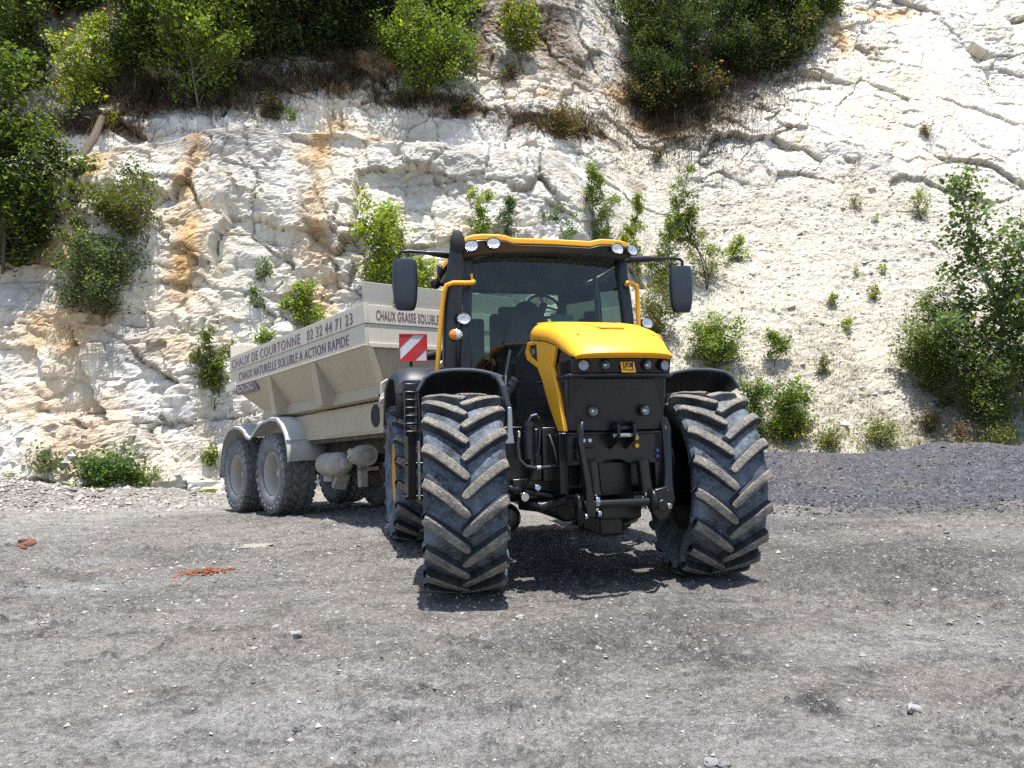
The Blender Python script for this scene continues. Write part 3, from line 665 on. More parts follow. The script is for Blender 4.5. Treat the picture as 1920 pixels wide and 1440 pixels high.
# clumps of red soil beside the clay patch
# ------------------------------------------------------------------ vegetation
def leaf_mat():
    m = bpy.data.materials.new('leaves'); m.use_nodes = True; t = m.node_tree; b = t.nodes['Principled BSDF']; o = t.nodes['Material Output']
    a = t.nodes.new('ShaderNodeAttribute'); a.attribute_name = 'tint'
    t.links.new(a.outputs[0], b.inputs[0]); b.inputs['Roughness'].default_value = .55; b.inputs['Specular IOR Level'].default_value = .35
    tr = t.nodes.new('ShaderNodeBsdfTranslucent'); mx = t.nodes.new('ShaderNodeMixShader'); mx.inputs[0].default_value = .45
    g = t.nodes.new('ShaderNodeMix'); g.data_type = 'RGBA'; g.blend_type = 'MULTIPLY'; g.inputs[0].default_value = 1; g.inputs[7].default_value = (1.25, 1.35, .6, 1)
    t.links.new(a.outputs[0], g.inputs[6]); t.links.new(g.outputs[2], tr.inputs[0])
    t.links.new(b.outputs[0], mx.inputs[1]); t.links.new(tr.outputs[0], mx.inputs[2]); t.links.new(mx.outputs[0], o.inputs[0]); return m
M['leaf'] = leaf_mat()
def bark(name, a, b_):
    n = NT(name); return n.fin(n.mix(n.noise(1, 6, .7, vec=n.map((30, 30, 8)), lo=.35, hi=.65), a, b_), .9, n.bump(n.noise(40, 5), .5, .01), 0, .2)
M['bark'] = bark('brown_bark', (.05, .04, .03), (.16, .13, .10)); M['bark_pale'] = bark('grey_bark', (.16, .15, .13), (.38, .36, .32))

def leaves_mesh(C, size, col, var=.35, up=.5, aspect=.6, droop=0):
    """C (n,3) leaf centres -> verts, faces, colours (rhombic folded leaves)"""
    n = len(C); N = rng.normal(0, 1, (n, 3)); N[:, 2] = np.abs(N[:, 2])+up; N /= np.linalg.norm(N, axis=1)[:, None]
    Tn = np.cross(N, rng.normal(0, 1, (n, 3))); Tn[:, 2] -= droop; Tn /= np.linalg.norm(Tn, axis=1)[:, None]; B = np.cross(N, Tn)
    s_ = size*np.clip(rng.lognormal(0, .42, n), .35, 2.3)[:, None]
    V = np.stack([C-Tn*s_*.5, C+B*s_*aspect*.5+N*s_*.10, C+Tn*s_*.5, C-B*s_*aspect*.5+N*s_*.10], 1)
    F = (np.array([[0, 1, 2, 3]])[None]+4*np.arange(n)[:, None, None]).reshape(-1, 4)
    k = np.clip(rng.lognormal(0, var, n), .35, 2.2)[:, None]; hue = rng.uniform(-.18, .18, (n, 1))
    c = np.array(col)[None]*k*np.concatenate([1+hue, 1+0*hue, 1-hue], 1)
    return V.reshape(-1, 3), F, np.repeat(np.concatenate([np.clip(c, 0, 1), np.ones((n, 1))], 1), 4, 0)

def skeleton(h, spread, stems, rise, nb, shape, lean=(0, 0), seed=0, bare=.15, twig=.5):
    """stems and side branches; returns tubes [(pts, r0)] and leaf anchor points"""
    rg = np.random.default_rng(seed); tubes = []; anc = []
    for s_ in range(stems):
        a = rg.uniform(0, 6.28); off = (0 if stems == 1 else rg.uniform(.25, 1))*spread*.5
        hh = h*(1 if s_ == 0 else rg.uniform(.55, .98)); n = 9; tip = np.array([math.cos(a)*off+lean[0]*h, math.sin(a)*off*.8+lean[1]*h, hh])
        bend = rg.normal(0, .05*h, (2, 3)); u = np.linspace(0, 1, n)[:, None]
        pts = tip*u*np.array([1, 1, 1])+np.array([1, 1, 0])*tip*(-.25)*np.sin(u*3.14)+bend[0]*np.sin(u*3.14)*np.array([1, 1, 0])+bend[1]*np.sin(u*6.28)*np.array([.5, .5, 0])
        r0 = .010*hh+.006; tubes.append((pts, r0/math.sqrt(stems)**.5))
        for b in range(nb):
            f = bare+(1-bare)*(b+rg.uniform(0, 1))/nb; f = min(f, .99); i = f*(n-1); i0 = int(i); q = pts[i0]+(pts[min(i0+1, n-1)]-pts[i0])*(i-i0)
            g = (f-bare)/(1-bare)
            ln = spread*.5*{'cone': 1.1*(1-g)+.12, 'round': math.sqrt(max(.04, 1-(2*g-.9)**2))+.05, 'column': .75*math.sqrt(max(.05, 1-(2*g-.7)**2*.8)), 'weep': .9*math.sqrt(max(.05, 1-(2*g-.8)**2))}[shape]*rg.uniform(.65, 1.2)
            az = rg.uniform(0, 6.28); el = rise+rg.normal(0, .2)+(.3*g if shape != 'weep' else -.2)
            d = np.array([math.cos(az)*math.cos(el), math.sin(az)*math.cos(el), math.sin(el)]); m = 6; v = np.linspace(0, 1, m)[:, None]
            bp = q+d*ln*v+np.array([0, 0, -.25 if shape == 'weep' else .10])*ln*v**2+rg.normal(0, .05*ln, (m, 3))*v
            tubes.append((bp, max(.004, r0*.45*(1-.6*f))))
            k = max(2, int(ln/max(.12, twig*.35)))
            for j in range(k):
                vv = rg.uniform(.25, 1); w_ = vv*(m-1); w0 = min(int(w_), m-2); p0 = bp[w0]+(bp[w0+1]-bp[w0])*(w_-w0)
                td = rg.normal(0, 1, 3)+d*.8+np.array([0, 0, .3]); td /= np.linalg.norm(td); tl = twig*rg.uniform(.3, 1)*(.4+.6*(1-f*.5))
                tubes.append((np.stack([p0, p0+td*tl*.5+rg.normal(0, .04*tl, 3), p0+td*tl]), .003+.002*tl))
                anc.append((p0, p0+td*tl))
        anc.append((pts[-2], pts[-1]))
    return tubes, anc
def tube_mesh(tubes, k=4):
    Vs, Fs, b = [], [], 0
    for pts, r in tubes:
        n = len(pts); d = np.gradient(pts, axis=0); d /= np.linalg.norm(d, axis=1)[:, None]+1e-9
        up = np.array([.3, .9, .2]); a = np.cross(d, up); a /= np.linalg.norm(a, axis=1)[:, None]+1e-9; c = np.cross(d, a)
        rr = r*np.linspace(1, .25, n)[:, None, None]; ang = 2*np.pi*np.arange(k)/k
        V = pts[:, None]+rr*(a[:, None]*np.cos(ang)[None, :, None]+c[:, None]*np.sin(ang)[None, :, None])
        Vs.append(V.reshape(-1, 3)); i = b+np.arange(n*k).reshape(n, k); j = np.roll(i, -1, 1)
        Fs.append(np.stack([i[:-1].ravel(), j[:-1].ravel(), j[1:].ravel(), i[1:].ravel()], 1)); b += n*k
    return np.concatenate(Vs), np.concatenate(Fs)

GREEN = {}
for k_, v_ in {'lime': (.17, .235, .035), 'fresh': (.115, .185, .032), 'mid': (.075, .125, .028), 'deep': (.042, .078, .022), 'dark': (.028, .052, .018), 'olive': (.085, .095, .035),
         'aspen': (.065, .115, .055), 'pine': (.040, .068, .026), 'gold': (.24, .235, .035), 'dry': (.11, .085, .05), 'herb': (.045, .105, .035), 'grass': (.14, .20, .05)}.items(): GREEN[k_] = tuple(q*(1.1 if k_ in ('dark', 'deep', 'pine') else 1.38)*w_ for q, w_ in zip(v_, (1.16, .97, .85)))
nplant = 0; NMUL = 1.7; LMUL = 1.18
def plant(name, cat, label, px, py, h, spread, col, n, leaf=.07, stems=1, rise=.5, nb=22, shape='round', lean=(0, 0), bare=.15, twig=.5, clump=.10, col2=None, mix2=.25, barkm='bark', on='cliff', group=None, sink=.12, droop=0, up=.5, aspect=.6, var=.35, push=0, loc=None, extra_tube=None):
    global nplant; nplant += 1
    if loc is None:
        p = on_cliff(px, py) if on == 'cliff' else on_ground(px, py)
        if p is None: print('NO HIT', name, px, py); return
        loc = Vector((p.x, p.y-push, p.z))
    tubes, anc = skeleton(h, spread, stems, rise, nb, shape, lean, seed=nplant*13+5, bare=bare, twig=twig)
    root = empty(name, (loc.x, loc.y, loc.z-sink)); tag(root, label, cat, group)
    n = int(n*NMUL); leaf = leaf*LMUL
    V, F = tube_mesh(tubes); np_mesh('trunk', V, F, M[barkm], root, smooth=True)
    A = np.array([a for a, b in anc]); B = np.array([b for a, b in anc]); i = rng.integers(0, len(A), n); f = rng.uniform(.1, 1.1, (n, 1))
    # leaves bunch unevenly: some twigs are full, some nearly bare
    wgt = rng.gamma(.7 if n > 8000 else 1.6, 1, len(A)); wgt /= wgt.sum(); i = rng.choice(len(A), n, p=wgt)
    C = A[i]+(B[i]-A[i])*f+rng.normal(0, clump, (n, 3))
    C = C[C[:, 2] > -.1*h]
    v, fc, c = leaves_mesh(C, leaf, GREEN[col], var, up, aspect, droop)
    if col2:
        sel = np.repeat(rng.random(len(C)) < mix2, 4); ratio = np.array(GREEN[col2])/np.array(GREEN[col]); c[sel, :3] *= ratio
    np_mesh('crown', v, fc, M['leaf'], root, colname='tint', colors=c)
    return root
K = lambda px_, d: px_*d/1440   # size in metres of a photo length at a distance
P_ = plant
# big woods on and above the shelf, left
P_('leafy_tree', 'tree', 'tall dense green tree filling the left edge down to the shaded cliff foot', 5, 505, 6.2, 3.2, 'mid', 15000, .085, 3, .35, 40, 'round', (-.03, -.10), .05, .7, .16, 'deep', .4, up=.8)
P_('leafy_tree', 'tree', 'dark leaning tree in the top left corner above the pale upper ledge', 8, 200, 4.5, 3.2, 'deep', 7000, .09, 2, .4, 26, 'round', (0, -.05), .1, .7, .16, 'mid', .3)
P_('birch_sapling', 'sapling', 'thin yellow green young birch against the white upper ledge at left', 150, 215, 3.3, 2.80, 'fresh', 3900, .07, 2, .55, 22, 'column', (0, -.05), .08, .5, .13, 'gold', .25)
P_('bushy_tree', 'tree', 'broad bright green many stemmed tree on the shelf above the cracked grey wall', 372, 200, 4.6, 4.1, 'fresh', 16000, .085, 6, .45, 22, 'round', (0, -.10), .12, .7, .16, 'mid', .35, barkm='bark_pale')
P_('bushy_tree', 'tree', 'darker green tree filling the gap between the birch and the broad bright tree', 255, 150, 3.8, 2.6, 'mid', 7000, .085, 3, .45, 20, 'round', (0, -.05), .1, .6, .16, 'deep', .4)
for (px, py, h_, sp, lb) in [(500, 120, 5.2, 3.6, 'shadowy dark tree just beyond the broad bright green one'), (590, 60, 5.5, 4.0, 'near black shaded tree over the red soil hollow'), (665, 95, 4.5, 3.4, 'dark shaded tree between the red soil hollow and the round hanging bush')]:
    P_('shade_tree', 'tree', lb, px, py, h_, sp, 'dark', 9000, .10, 3, .2, 30, 'round', (0, -.16), .05, .8, .2, 'deep', .4, group='shaded trees above the shelf')  # near black leaf colour stands in for the deep shade here
P_('hanging_bush', 'bush', 'round leafy green bush hanging over the cliff edge above the tractor mirror', 800, 185, 4.2, 3.5, 'mid', 13000, .075, 5, .25, 24, 'round', (-.02, -.14), .02, .7, .15, 'fresh', .45)
P_('small_tree', 'tree', 'small tree with yellowing leaves in the white gully at the top', 975, 118, 2.6, 1.7, 'mid', 3200, .07, 2, .5, 18, 'round', (0, -.05), .15, .5, .12, 'gold', .3)
for (px, py, h_, sp, c_, c2, lb) in [(60, 30, 4.2, 3.6, 'mid', 'fresh', 'green tree crown above the white upper ledge at far left'), (150, 20, 3.6, 3.2, 'deep', 'mid', 'darker tree crown above the upper ledge over the thin birch'), (330, 60, 5.0, 4.2, 'mid', 'deep', 'large green crown behind the broad bright tree'),
        (450, 70, 5.2, 4.2, 'deep', 'dark', 'large dark crown to the right behind the broad bright tree'), (560, 100, 4.4, 4.0, 'dark', 'deep', 'low dark crown hanging over the red soil hollow'), (700, 40, 5.2, 4.0, 'deep', 'mid', 'green crown reaching out of the top edge above the round hanging bush'), (850, 50, 3.2, 2.2, 'mid', 'fresh', 'narrow green crown at the top edge left of the white gully')]:  # over the red hollow the dark leaf colour carries the deep shade
    P_('crown_tree', 'tree', lb, px, py, h_, sp, c_, 9000, .10, 3, .2, 30, 'round', (0, -.14), .03, .8, .2, c2, .4, group='trees along the top edge')
# trees above the right slope
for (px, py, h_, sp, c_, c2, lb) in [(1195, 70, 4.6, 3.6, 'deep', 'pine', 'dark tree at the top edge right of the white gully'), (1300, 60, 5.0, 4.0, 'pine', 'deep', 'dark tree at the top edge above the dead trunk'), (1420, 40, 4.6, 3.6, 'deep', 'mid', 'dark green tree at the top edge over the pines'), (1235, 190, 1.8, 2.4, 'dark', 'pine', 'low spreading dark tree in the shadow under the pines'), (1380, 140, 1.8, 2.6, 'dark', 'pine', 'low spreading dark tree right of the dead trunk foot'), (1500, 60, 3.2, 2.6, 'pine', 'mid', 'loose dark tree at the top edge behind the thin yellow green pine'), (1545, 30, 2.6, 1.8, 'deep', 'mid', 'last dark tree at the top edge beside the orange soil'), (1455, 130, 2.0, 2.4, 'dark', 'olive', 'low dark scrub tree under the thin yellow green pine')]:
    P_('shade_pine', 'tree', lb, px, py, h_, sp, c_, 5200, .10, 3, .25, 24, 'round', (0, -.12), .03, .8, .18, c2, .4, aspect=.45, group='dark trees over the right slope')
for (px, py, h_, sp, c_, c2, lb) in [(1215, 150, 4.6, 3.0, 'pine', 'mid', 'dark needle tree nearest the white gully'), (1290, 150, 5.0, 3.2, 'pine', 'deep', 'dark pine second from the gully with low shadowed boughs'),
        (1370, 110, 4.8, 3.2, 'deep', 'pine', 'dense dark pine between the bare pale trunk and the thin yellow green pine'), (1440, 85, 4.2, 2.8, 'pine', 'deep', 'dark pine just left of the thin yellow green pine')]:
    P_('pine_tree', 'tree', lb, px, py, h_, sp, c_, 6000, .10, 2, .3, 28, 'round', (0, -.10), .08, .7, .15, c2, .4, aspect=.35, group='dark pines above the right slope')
P_('young_pine', 'tree', 'thin yellow green pine with a visible stem at the edge of the orange soil', 1516, 108, 3.4, 1.5, 'mid', 3600, .08, 1, .45, 26, 'cone', (0, -.03), .12, .5, .10, 'olive', .4, barkm='bark_pale', aspect=.35)
P_('dead_tree', 'tree', 'pale bare dead trunk standing among the dark pines', 1330, 108, 2.2, 1.2, 'dry', 60, .05, 1, .6, 8, 'round', (0, -.05), .5, .5, .08, barkm='bark_pale')
P_('dark_bush', 'bush', 'dark bush in shadow below the pines', 1235, 215, 1.5, 2.4, 'dark', 2800, .08, 4, .3, 14, 'round', (0, -.1), .02, .5, .14, 'dry', .35)
P_('dark_bush', 'bush', 'brownish dark bush on the slope below the dead trunk', 1320, 195, 1.5, 2.3, 'dark', 2400, .08, 4, .3, 14, 'round', (0, -.1), .02, .5, .14, 'dry', .45)
P_('twiggy_shrub', 'shrub', 'grey twiggy shrub on the narrow ledge over the tractor cab', 1060, 262, .95, 1.9, 'olive', 1300, .06, 5, .4, 12, 'round', (0, -.1), .02, .4, .10, 'dry', .6)
P_('twiggy_shrub', 'shrub', 'small dark shrub at the left end of the ledge over the cab', 862, 215, .7, 1.0, 'dark', 800, .06, 3, .3, 10, 'round', (0, -.1), .02, .3, .09, 'dry', .4)
P_('twiggy_shrub', 'shrub', 'little dark tuft in the joint right of the birches', 1233, 305, .6, .55, 'dark', 420, .05, 3, .4, 8, 'round', (0, -.1), .02, .3, .06, 'dry', .5)
P_('twiggy_shrub', 'shrub', 'dark drooping tuft on the cliff edge beside the red soil', 505, 215, .7, .8, 'dark', 700, .06, 3, .1, 10, 'weep', (0, -.15), .02, .35, .09, 'dry', .5)
P_('twiggy_shrub', 'shrub', 'dark scrubby tuft in the white gully under the small tree', 952, 152, .8, .8, 'dark', 600, .055, 3, .3, 10, 'round', (0, -.1), .02, .35, .08, 'dry', .4)
# shrubs growing out of the left face
P_('cliff_shrub', 'shrub', 'olive brown open shrub on the left face beside the leaning dead trunk', 232, 458, 2.0, 1.95, 'olive', 4200, .055, 5, .5, 18, 'round', (0, -.12), .03, .5, .11, 'mid', .35)
P_('cliff_shrub', 'shrub', 'dense dark blue green shrub hanging low on the ochre stained left face', 178, 588, 2.0, 2.1, 'aspen', 7000, .055, 5, .35, 20, 'round', (0, -.15), .01, .5, .12, 'olive', .25)
P_('cliff_sapling', 'sapling', 'slender sapling rising in front of the yellow streak at left', 136, 480, 2.0, .8, 'mid', 900, .055, 1, .5, 14, 'column', (0, -.06), .1, .35, .07, 'olive', .3)
P_('green_sprig', 'plant', 'yellow green sprig at the top of the leaning dead trunk', 198, 240, .45, .6, 'gold', 320, .055, 2, .4, 7, 'round', (0, -.15), .02, .25, .06, 'fresh', .5)
P_('green_sprig', 'plant', 'tiny light green sprig on the white rim left of the orange streak', 548, 226, .35, .45, 'fresh', 120, .05, 2, .4, 5, 'round', (0, -.15), .02, .25, .05)
# saplings behind the trailer
P_('young_birch', 'sapling', 'pale green sapling low on the cliff just behind the trailer tail', 402, 760, 2.0, 1.15, 'mid', 2300, .055, 3, .55, 14, 'column', (0, -.06), .1, .4, .09, 'olive', .3)
P_('young_birch', 'sapling', 'bright leafy sapling showing over the top edge of the trailer side', 572, 622, 1.35, .95, 'fresh', 1900, .055, 2, .6, 12, 'round', (0, -.06), .05, .4, .09, 'lime', .35)
P_('cliff_weed', 'plant', 'grey green weed on the white face between the trailer and the birches, upper of two', 497, 522, .6, .5, 'aspen', 330, .05, 2, .4, 8, 'round', (0, -.12), .02, .3, .06)
P_('cliff_weed', 'plant', 'grey green weed on the white face between the trailer and the birches, lower of two', 483, 578, .75, .5, 'aspen', 380, .05, 2, .4, 8, 'weep', (0, -.12), .02, .3, .06)
P_('cliff_weed', 'plant', 'low green weed peeping over the phone number on the trailer', 496, 640, .4, .7, 'fresh', 420, .05, 3, .4, 7, 'round', (0, -.1), .02, .3, .06)
P_('hazel_bush', 'bush', 'bright yellow green bush rising between the trailer and the left mirror', 722, 560, 3.2, 2.2, 'lime', 4600, .065, 4, .7, 18, 'column', (0, -.05), .06, .5, .12, 'fresh', .4)
P_('hazel_bush', 'bush', 'low lime green bush showing under the left mirror arm beside the stack', 800, 560, 1.2, 1.1, 'lime', 1500, .06, 3, .5, 12, 'round', (0, -.08), .03, .4, .1, 'fresh', .4)
# birches behind the cab
P_('birch_sapling', 'sapling', 'small yellowish sapling directly behind the left end of the cab roof', 908, 470, 1.9, 1.12, 'fresh', 1690, .05, 2, .6, 12, 'column', (0, -.05), .05, .35, .07, 'lime', .4)
P_('birch_sapling', 'sapling', 'thin grey green sapling behind the middle of the cab roof', 957, 470, 1.8, 0.91, 'aspen', 1040, .05, 1, .6, 12, 'column', (0, -.05), .05, .35, .07)
P_('birch_sapling', 'sapling', 'sparse low sapling behind the cab roof, left of the tall birch', 1060, 480, 1.5, 1.26, 'aspen', 910, .05, 2, .6, 10, 'round', (0, -.05), .05, .35, .07)
P_('birch_sapling', 'sapling', 'slim upright birch rising over the right half of the cab roof', 1128, 500, 3.4, 1.61, 'mid', 4420, .05, 2, .8, 20, 'column', (0, -.04), .03, .45, .08, 'fresh', .5, barkm='bark_pale')
P_('birch_sapling', 'sapling', 'short yellowish birch between the slim upright one and the tall forked one', 1200, 520, 2.8, 1.26, 'fresh', 2600, .05, 1, .7, 16, 'column', (0, -.04), .05, .4, .08, 'gold', .2)
P_('birch_sapling', 'sapling', 'tallest birch sapling behind the right mirror arm', 1258, 560, 4.6, 1.82, 'mid', 5980, .05, 2, .75, 24, 'column', (0, -.03), .05, .5, .08, 'fresh', .35, barkm='bark_pale')
P_('birch_sapling', 'sapling', 'open olive sapling just right of the right mirror arm', 1325, 540, 2.8, 2.24, 'fresh', 3380, .05, 2, .75, 16, 'round', (.02, -.04), .05, .45, .09, 'olive', .5)
P_('birch_sapling', 'sapling', 'small round sapling at the right end of the birch row', 1386, 492, .9, 0.84, 'fresh', 910, .05, 2, .6, 9, 'round', (0, -.05), .05, .3, .07, 'lime', .3)
P_('hazel_bush', 'bush', 'dark tangled bush low behind the right mirror', 1235, 640, 2.2, 1.4, 'mid', 2200, .055, 4, .5, 12, 'round', (0, -.05), .05, .5, .10, 'dry', .4)
# right slope
P_('slope_bush', 'bush', 'fresh green spreading bush on the slope just right of the orange hood', 1345, 690, 1.5, 1.6, 'fresh', 4200, .055, 4, .3, 16, 'round', (.02, -.08), .05, .5, .10, 'mid', .4)
P_('slope_sapling', 'sapling', 'little round headed sapling on a bare stem right of the fresh green bush', 1452, 690, 1.05, .72, 'mid', 1100, .05, 1, .5, 14, 'round', (0, -.05), .35, .3, .08, 'fresh', .3)
P_('slope_plant', 'plant', 'small tuft beside the shadowed groove halfway down the right slope', 1543, 700, .5, .5, 'mid', 252, .05, 2, .5, 8, 'round', (0, -.08), .02, .25, .06, 'olive', .4)
P_('slope_plant', 'plant', 'bright tuft at the upper end of the shadowed groove', 1558, 572, .42, .5, 'fresh', 198, .05, 2, .5, 8, 'round', (0, -.08), .02, .25, .06, 'olive', .4)
P_('slope_plant', 'plant', 'yellow green tuft on the pale ledge, the right one of a level pair', 1640, 562, .45, .6, 'lime', 228, .05, 2, .5, 8, 'round', (0, -.08), .02, .25, .06, 'olive', .4)
P_('slope_plant', 'plant', 'yellow green tuft below the pale ledge', 1582, 622, .42, .55, 'lime', 252, .045, 2, .5, 8, 'round', (0, -.08), .02, .25, .06)
P_('slope_plant', 'plant', 'tiny sprig high on the slope, the left one of a close pair', 1607, 515, .3, .22, 'fresh', 66, .045, 1, .5, 6, 'round', (0, -.08), .02, .2, .04)
P_('slope_plant', 'plant', 'tiny sprig high on the slope, the right one of a close pair', 1655, 512, .34, .4, 'lime', 90, .045, 2, .5, 6, 'round', (0, -.08), .02, .2, .05)
P_('slope_plant', 'plant', 'dry tuft near the top of the slope below the cream boulders', 1606, 392, .55, .45, 'mid', 156, .05, 2, .6, 7, 'round', (0, -.08), .02, .3, .05, 'dry', .3)
P_('slope_plant', 'plant', 'single round tuft casting a small dark shadow on the upper slope', 1643, 412, .26, .25, 'lime', 78, .045, 1, .6, 5, 'round', (0, -.08), .02, .15, .04)
P_('slope_plant', 'plant', 'yellowish grassy shrub left of the tall aspen top', 1725, 412, 1.15, .95, 'fresh', 540, .05, 4, .9, 9, 'round', (0, -.08), .02, .4, .07, 'dry', .4)
P_('slope_plant', 'plant', 'grassy tuft growing between the cream boulders', 1738, 258, .8, .6, 'olive', 252, .05, 4, .9, 7, 'round', (0, -.08), .02, .35, .06, 'dry', .4)
P_('flowering_bush', 'bush', 'rounded bush with yellow flowers at the base of the slope', 1482, 820, 1.5, 1.35, 'mid', 4600, .05, 5, .5, 14, 'round', (0, -.06), .02, .45, .10, 'fresh', .4)
P_('tall_weed', 'plant', 'tall feathery pale green weeds between the tyre and the flowering bush', 1412, 830, 2.0, .8, 'aspen', 2600, .045, 6, 1.0, 9, 'column', (0, -.04), .02, .4, .08, 'grass', .4)
P_('aspen_tree', 'tree', 'tall open aspen with round dark leaves and grey stem at the right', 1836, 778, 6.9, 4.3, 'aspen', 3600, .085, 1, .55, 44, 'cone', (-.05, -.03), .10, .75, .15, 'mid', .3, barkm='bark_pale', aspect=.9)
P_('aspen_tree', 'tree', 'second aspen cut off by the right edge of the view', 1925, 790, 5.0, 3.0, 'aspen', 2800, .085, 2, .5, 30, 'round', (0, -.03), .08, .7, .15, 'mid', .3, barkm='bark_pale', aspect=.9)
P_('slope_bush', 'bush', 'dense dark green bush at the left foot of the tall aspen', 1745, 735, 3.0, 2.2, 'mid', 6500, .055, 5, .45, 22, 'round', (0, -.08), .03, .6, .13, 'mid', .5)
P_('slope_bush', 'bush', 'leafy olive bush directly below the aspen stem', 1850, 800, 2.3, 2.2, 'mid', 4200, .055, 5, .45, 18, 'round', (0, -.06), .03, .5, .12, 'deep', .4)
for (px, py, h_, sp, n_, c_, lb) in [(1655, 838, .75, 1.1, 900, 'fresh', 'low weeds at the slope foot over the dip of the gravel heap'), (1745, 812, .6, .7, 500, 'olive', 'small scrubby weed below the dark bush shadow'), (1560, 846, .5, .9, 600, 'grass', 'grassy weeds behind the highest part of the gravel heap'),
        (1875, 852, .6, 1.1, 800, 'fresh', 'green weeds at the far right behind the gravel heap'), (1800, 850, .9, .5, 350, 'dry', 'tall dry stalks behind the gravel heap under the aspen'), (1770, 765, .4, .5, 260, 'mid', 'tuft in the shadow beneath the dark bush')]:
    P_('base_weed', 'plant', lb, px, py, h_, sp, c_, n_, .045, 5, .8, 9, 'round', (0, -.05), .02, .35, .09, 'dry', .35)
# left foot
P_('herb_patch', 'plant', 'dense dark green herb patch at the left cliff foot beside the rubble', 200, 905, .38, 1.25, 'herb', 3200, .05, 9, .5, 9, 'round', (0, -.02), .02, .35, .12, 'mid', .35, on='ground')
P_('herb_patch', 'plant', 'lighter green herb patch just right of the dark one', 262, 908, .28, .7, 'mid', 900, .045, 6, .5, 7, 'round', (0, -.02), .02, .3, .10, 'fresh', .4, on='ground')
P_('herb_patch', 'plant', 'thin green herbs at the top of the rubble pile on the left', 95, 880, .32, .8, 'herb', 600, .045, 5, .5, 7, 'round', (0, -.02), .02, .3, .12, 'olive', .4)
P_('herb_patch', 'plant', 'small grass clump against the cliff behind the rear trailer wheel', 394, 868, .4, .4, 'grass', 350, .045, 4, .9, 5, 'round', (0, -.02), .02, .25, .06, 'mid', .4)

# leaning dead trunk on the left face
a, b = on_cliff(205, 240), on_cliff(152, 352)
pts = [Vector(a)+Vector((0, -.45, .15)), Vector(a).lerp(b, .3)+Vector((.05, -.55, -.05)), Vector(a).lerp(b, .65)+Vector((-.05, -.5, 0)), Vector(b)+Vector((0, -.2, 0))]
bb = MB(); bb.tube([p-pts[0] for p in pts], [.10, .12, .10, .05], 10); bb.tube([pts[2]-pts[0], pts[2]-pts[0]+Vector((-.15, -.1, -.7))], [.04, .02], 6)
o = bb.build('leaning_log', 'bark'); o.location = pts[0]; tag(o, 'leaning dead grey trunk lodged against the yellow left face', 'dead trunk')

# yellow and white flower heads belong to their bush
fb = bpy.data.objects.get('flowering_bush')
fc_ = rng.normal(0, 1, (150, 3)); fc_ /= np.linalg.norm(fc_, axis=1)[:, None]; fc_ = fc_*np.array([.7, .6, .6])*rng.uniform(.7, 1.1, (150, 1)); fc_[:, 1] = -np.abs(fc_[:, 1]); fc_[:, 2] = np.abs(fc_[:, 2])+.1
v, f_, c_ = leaves_mesh(fc_, .05, (.62, .48, .02), .2)
fl = np_mesh('blossoms', v, f_, M['leaf'], fb, colname='tint', colors=c_)

# ground cover: grass along the left verge, dry tufts on the talus, leaf litter and scrub on the shelf
def blades(pts, hgt, col, name, label, wd=.012, per=7, spread=.06, var=.35):
    n = len(pts)*per; base = np.repeat(np.array(pts), per, 0)+rng.normal(0, spread, (n, 3))*np.array([1, 1, .1])
    hh = hgt*np.clip(rng.lognormal(0, .35, n), .3, 2.2)[:, None]; ld = rng.normal(0, .45, (n, 3)); ld[:, 2] = 1; tip = base+ld*hh
    sd = np.cross(ld, rng.normal(0, 1, (n, 3))); sd /= np.linalg.norm(sd, axis=1)[:, None]
    V = np.stack([base-sd*wd, base+sd*wd, tip], 1).reshape(-1, 3); F = np.arange(3*n).reshape(-1, 3)
    k = np.clip(rng.lognormal(0, var, n), .4, 2)[:, None]; C = np.repeat(np.concatenate([np.array(col)[None]*k, np.ones((n, 1))], 1), 3, 0)
    o = np_mesh(name, V, F, M['leaf'], colname='tint', colors=C); return tag(o, label, None, None, 'stuff')
pts = []
for _ in range(3600):
    px = random.uniform(0, 400); py = random.gauss(930-.03*px, 4.5)+(6 if px < 150 else 0); p = on_ground(px, py)
    if p and vnoise(np.array([[p.x*1.1, p.y*2, 0]]), 77)[0] > -.25: pts.append((p.x, p.y, ground_z(p.x, p.y)))
blades(pts, .085, GREEN['grass'], 'grass', 'short green grass strip along the left cliff foot')
pts = []
for _ in range(8000):
    px = random.uniform(1180, 1920); py = random.triangular(330, 855, 760); p = on_cliff(px, py)
    if p and vnoise(np.array([[p.x*.9, p.y*.9, p.z*.9]]), 501)[0] > -.15: pts.append(tuple(p))
blades(pts, .085, (.20, .17, .10), 'dry_grass', 'dry tufts dotted over the right talus slope', .007, 5, .08, .5)
pts = []
for _ in range(900):
    px = random.uniform(1380, 1920); py = random.gauss(830, 22); p = on_cliff(px, py)
    if p: pts.append(tuple(p))
blades(pts, .12, (.22, .22, .10), 'weeds', 'tangled weeds along the foot of the right slope', .010, 5, .12, .45)
pts = []
for (cx, cy, rx, ry, n_) in [(300, 170, 250, 40, 2600), (130, 235, 120, 20, 900), (600, 150, 150, 25, 1200), (1290, 200, 130, 90, 4200), (1440, 120, 90, 60, 1300), (1050, 235, 90, 22, 700), (780, 195, 90, 15, 500)]:
    for _ in range(n_):
        p = on_cliff(random.gauss(cx, rx*.55), random.gauss(cy, ry*.6))
        if p: pts.append(tuple(p))
blades(pts, .26, (.075, .055, .035), 'undergrowth', 'dead brown scrub and litter on the shaded shelf', .012, 4, .16, .5)
# ================================================================== TRACTOR  (local: x to the image right, y backwards, z up)
trac = empty('tractor', (.69, 6.38, 0), (0, 0, R(14.5)))
tag(trac, 'yellow and black tractor with huge lugged tyres standing in front of the spreader trailer', 'tractor')
PI = math.pi

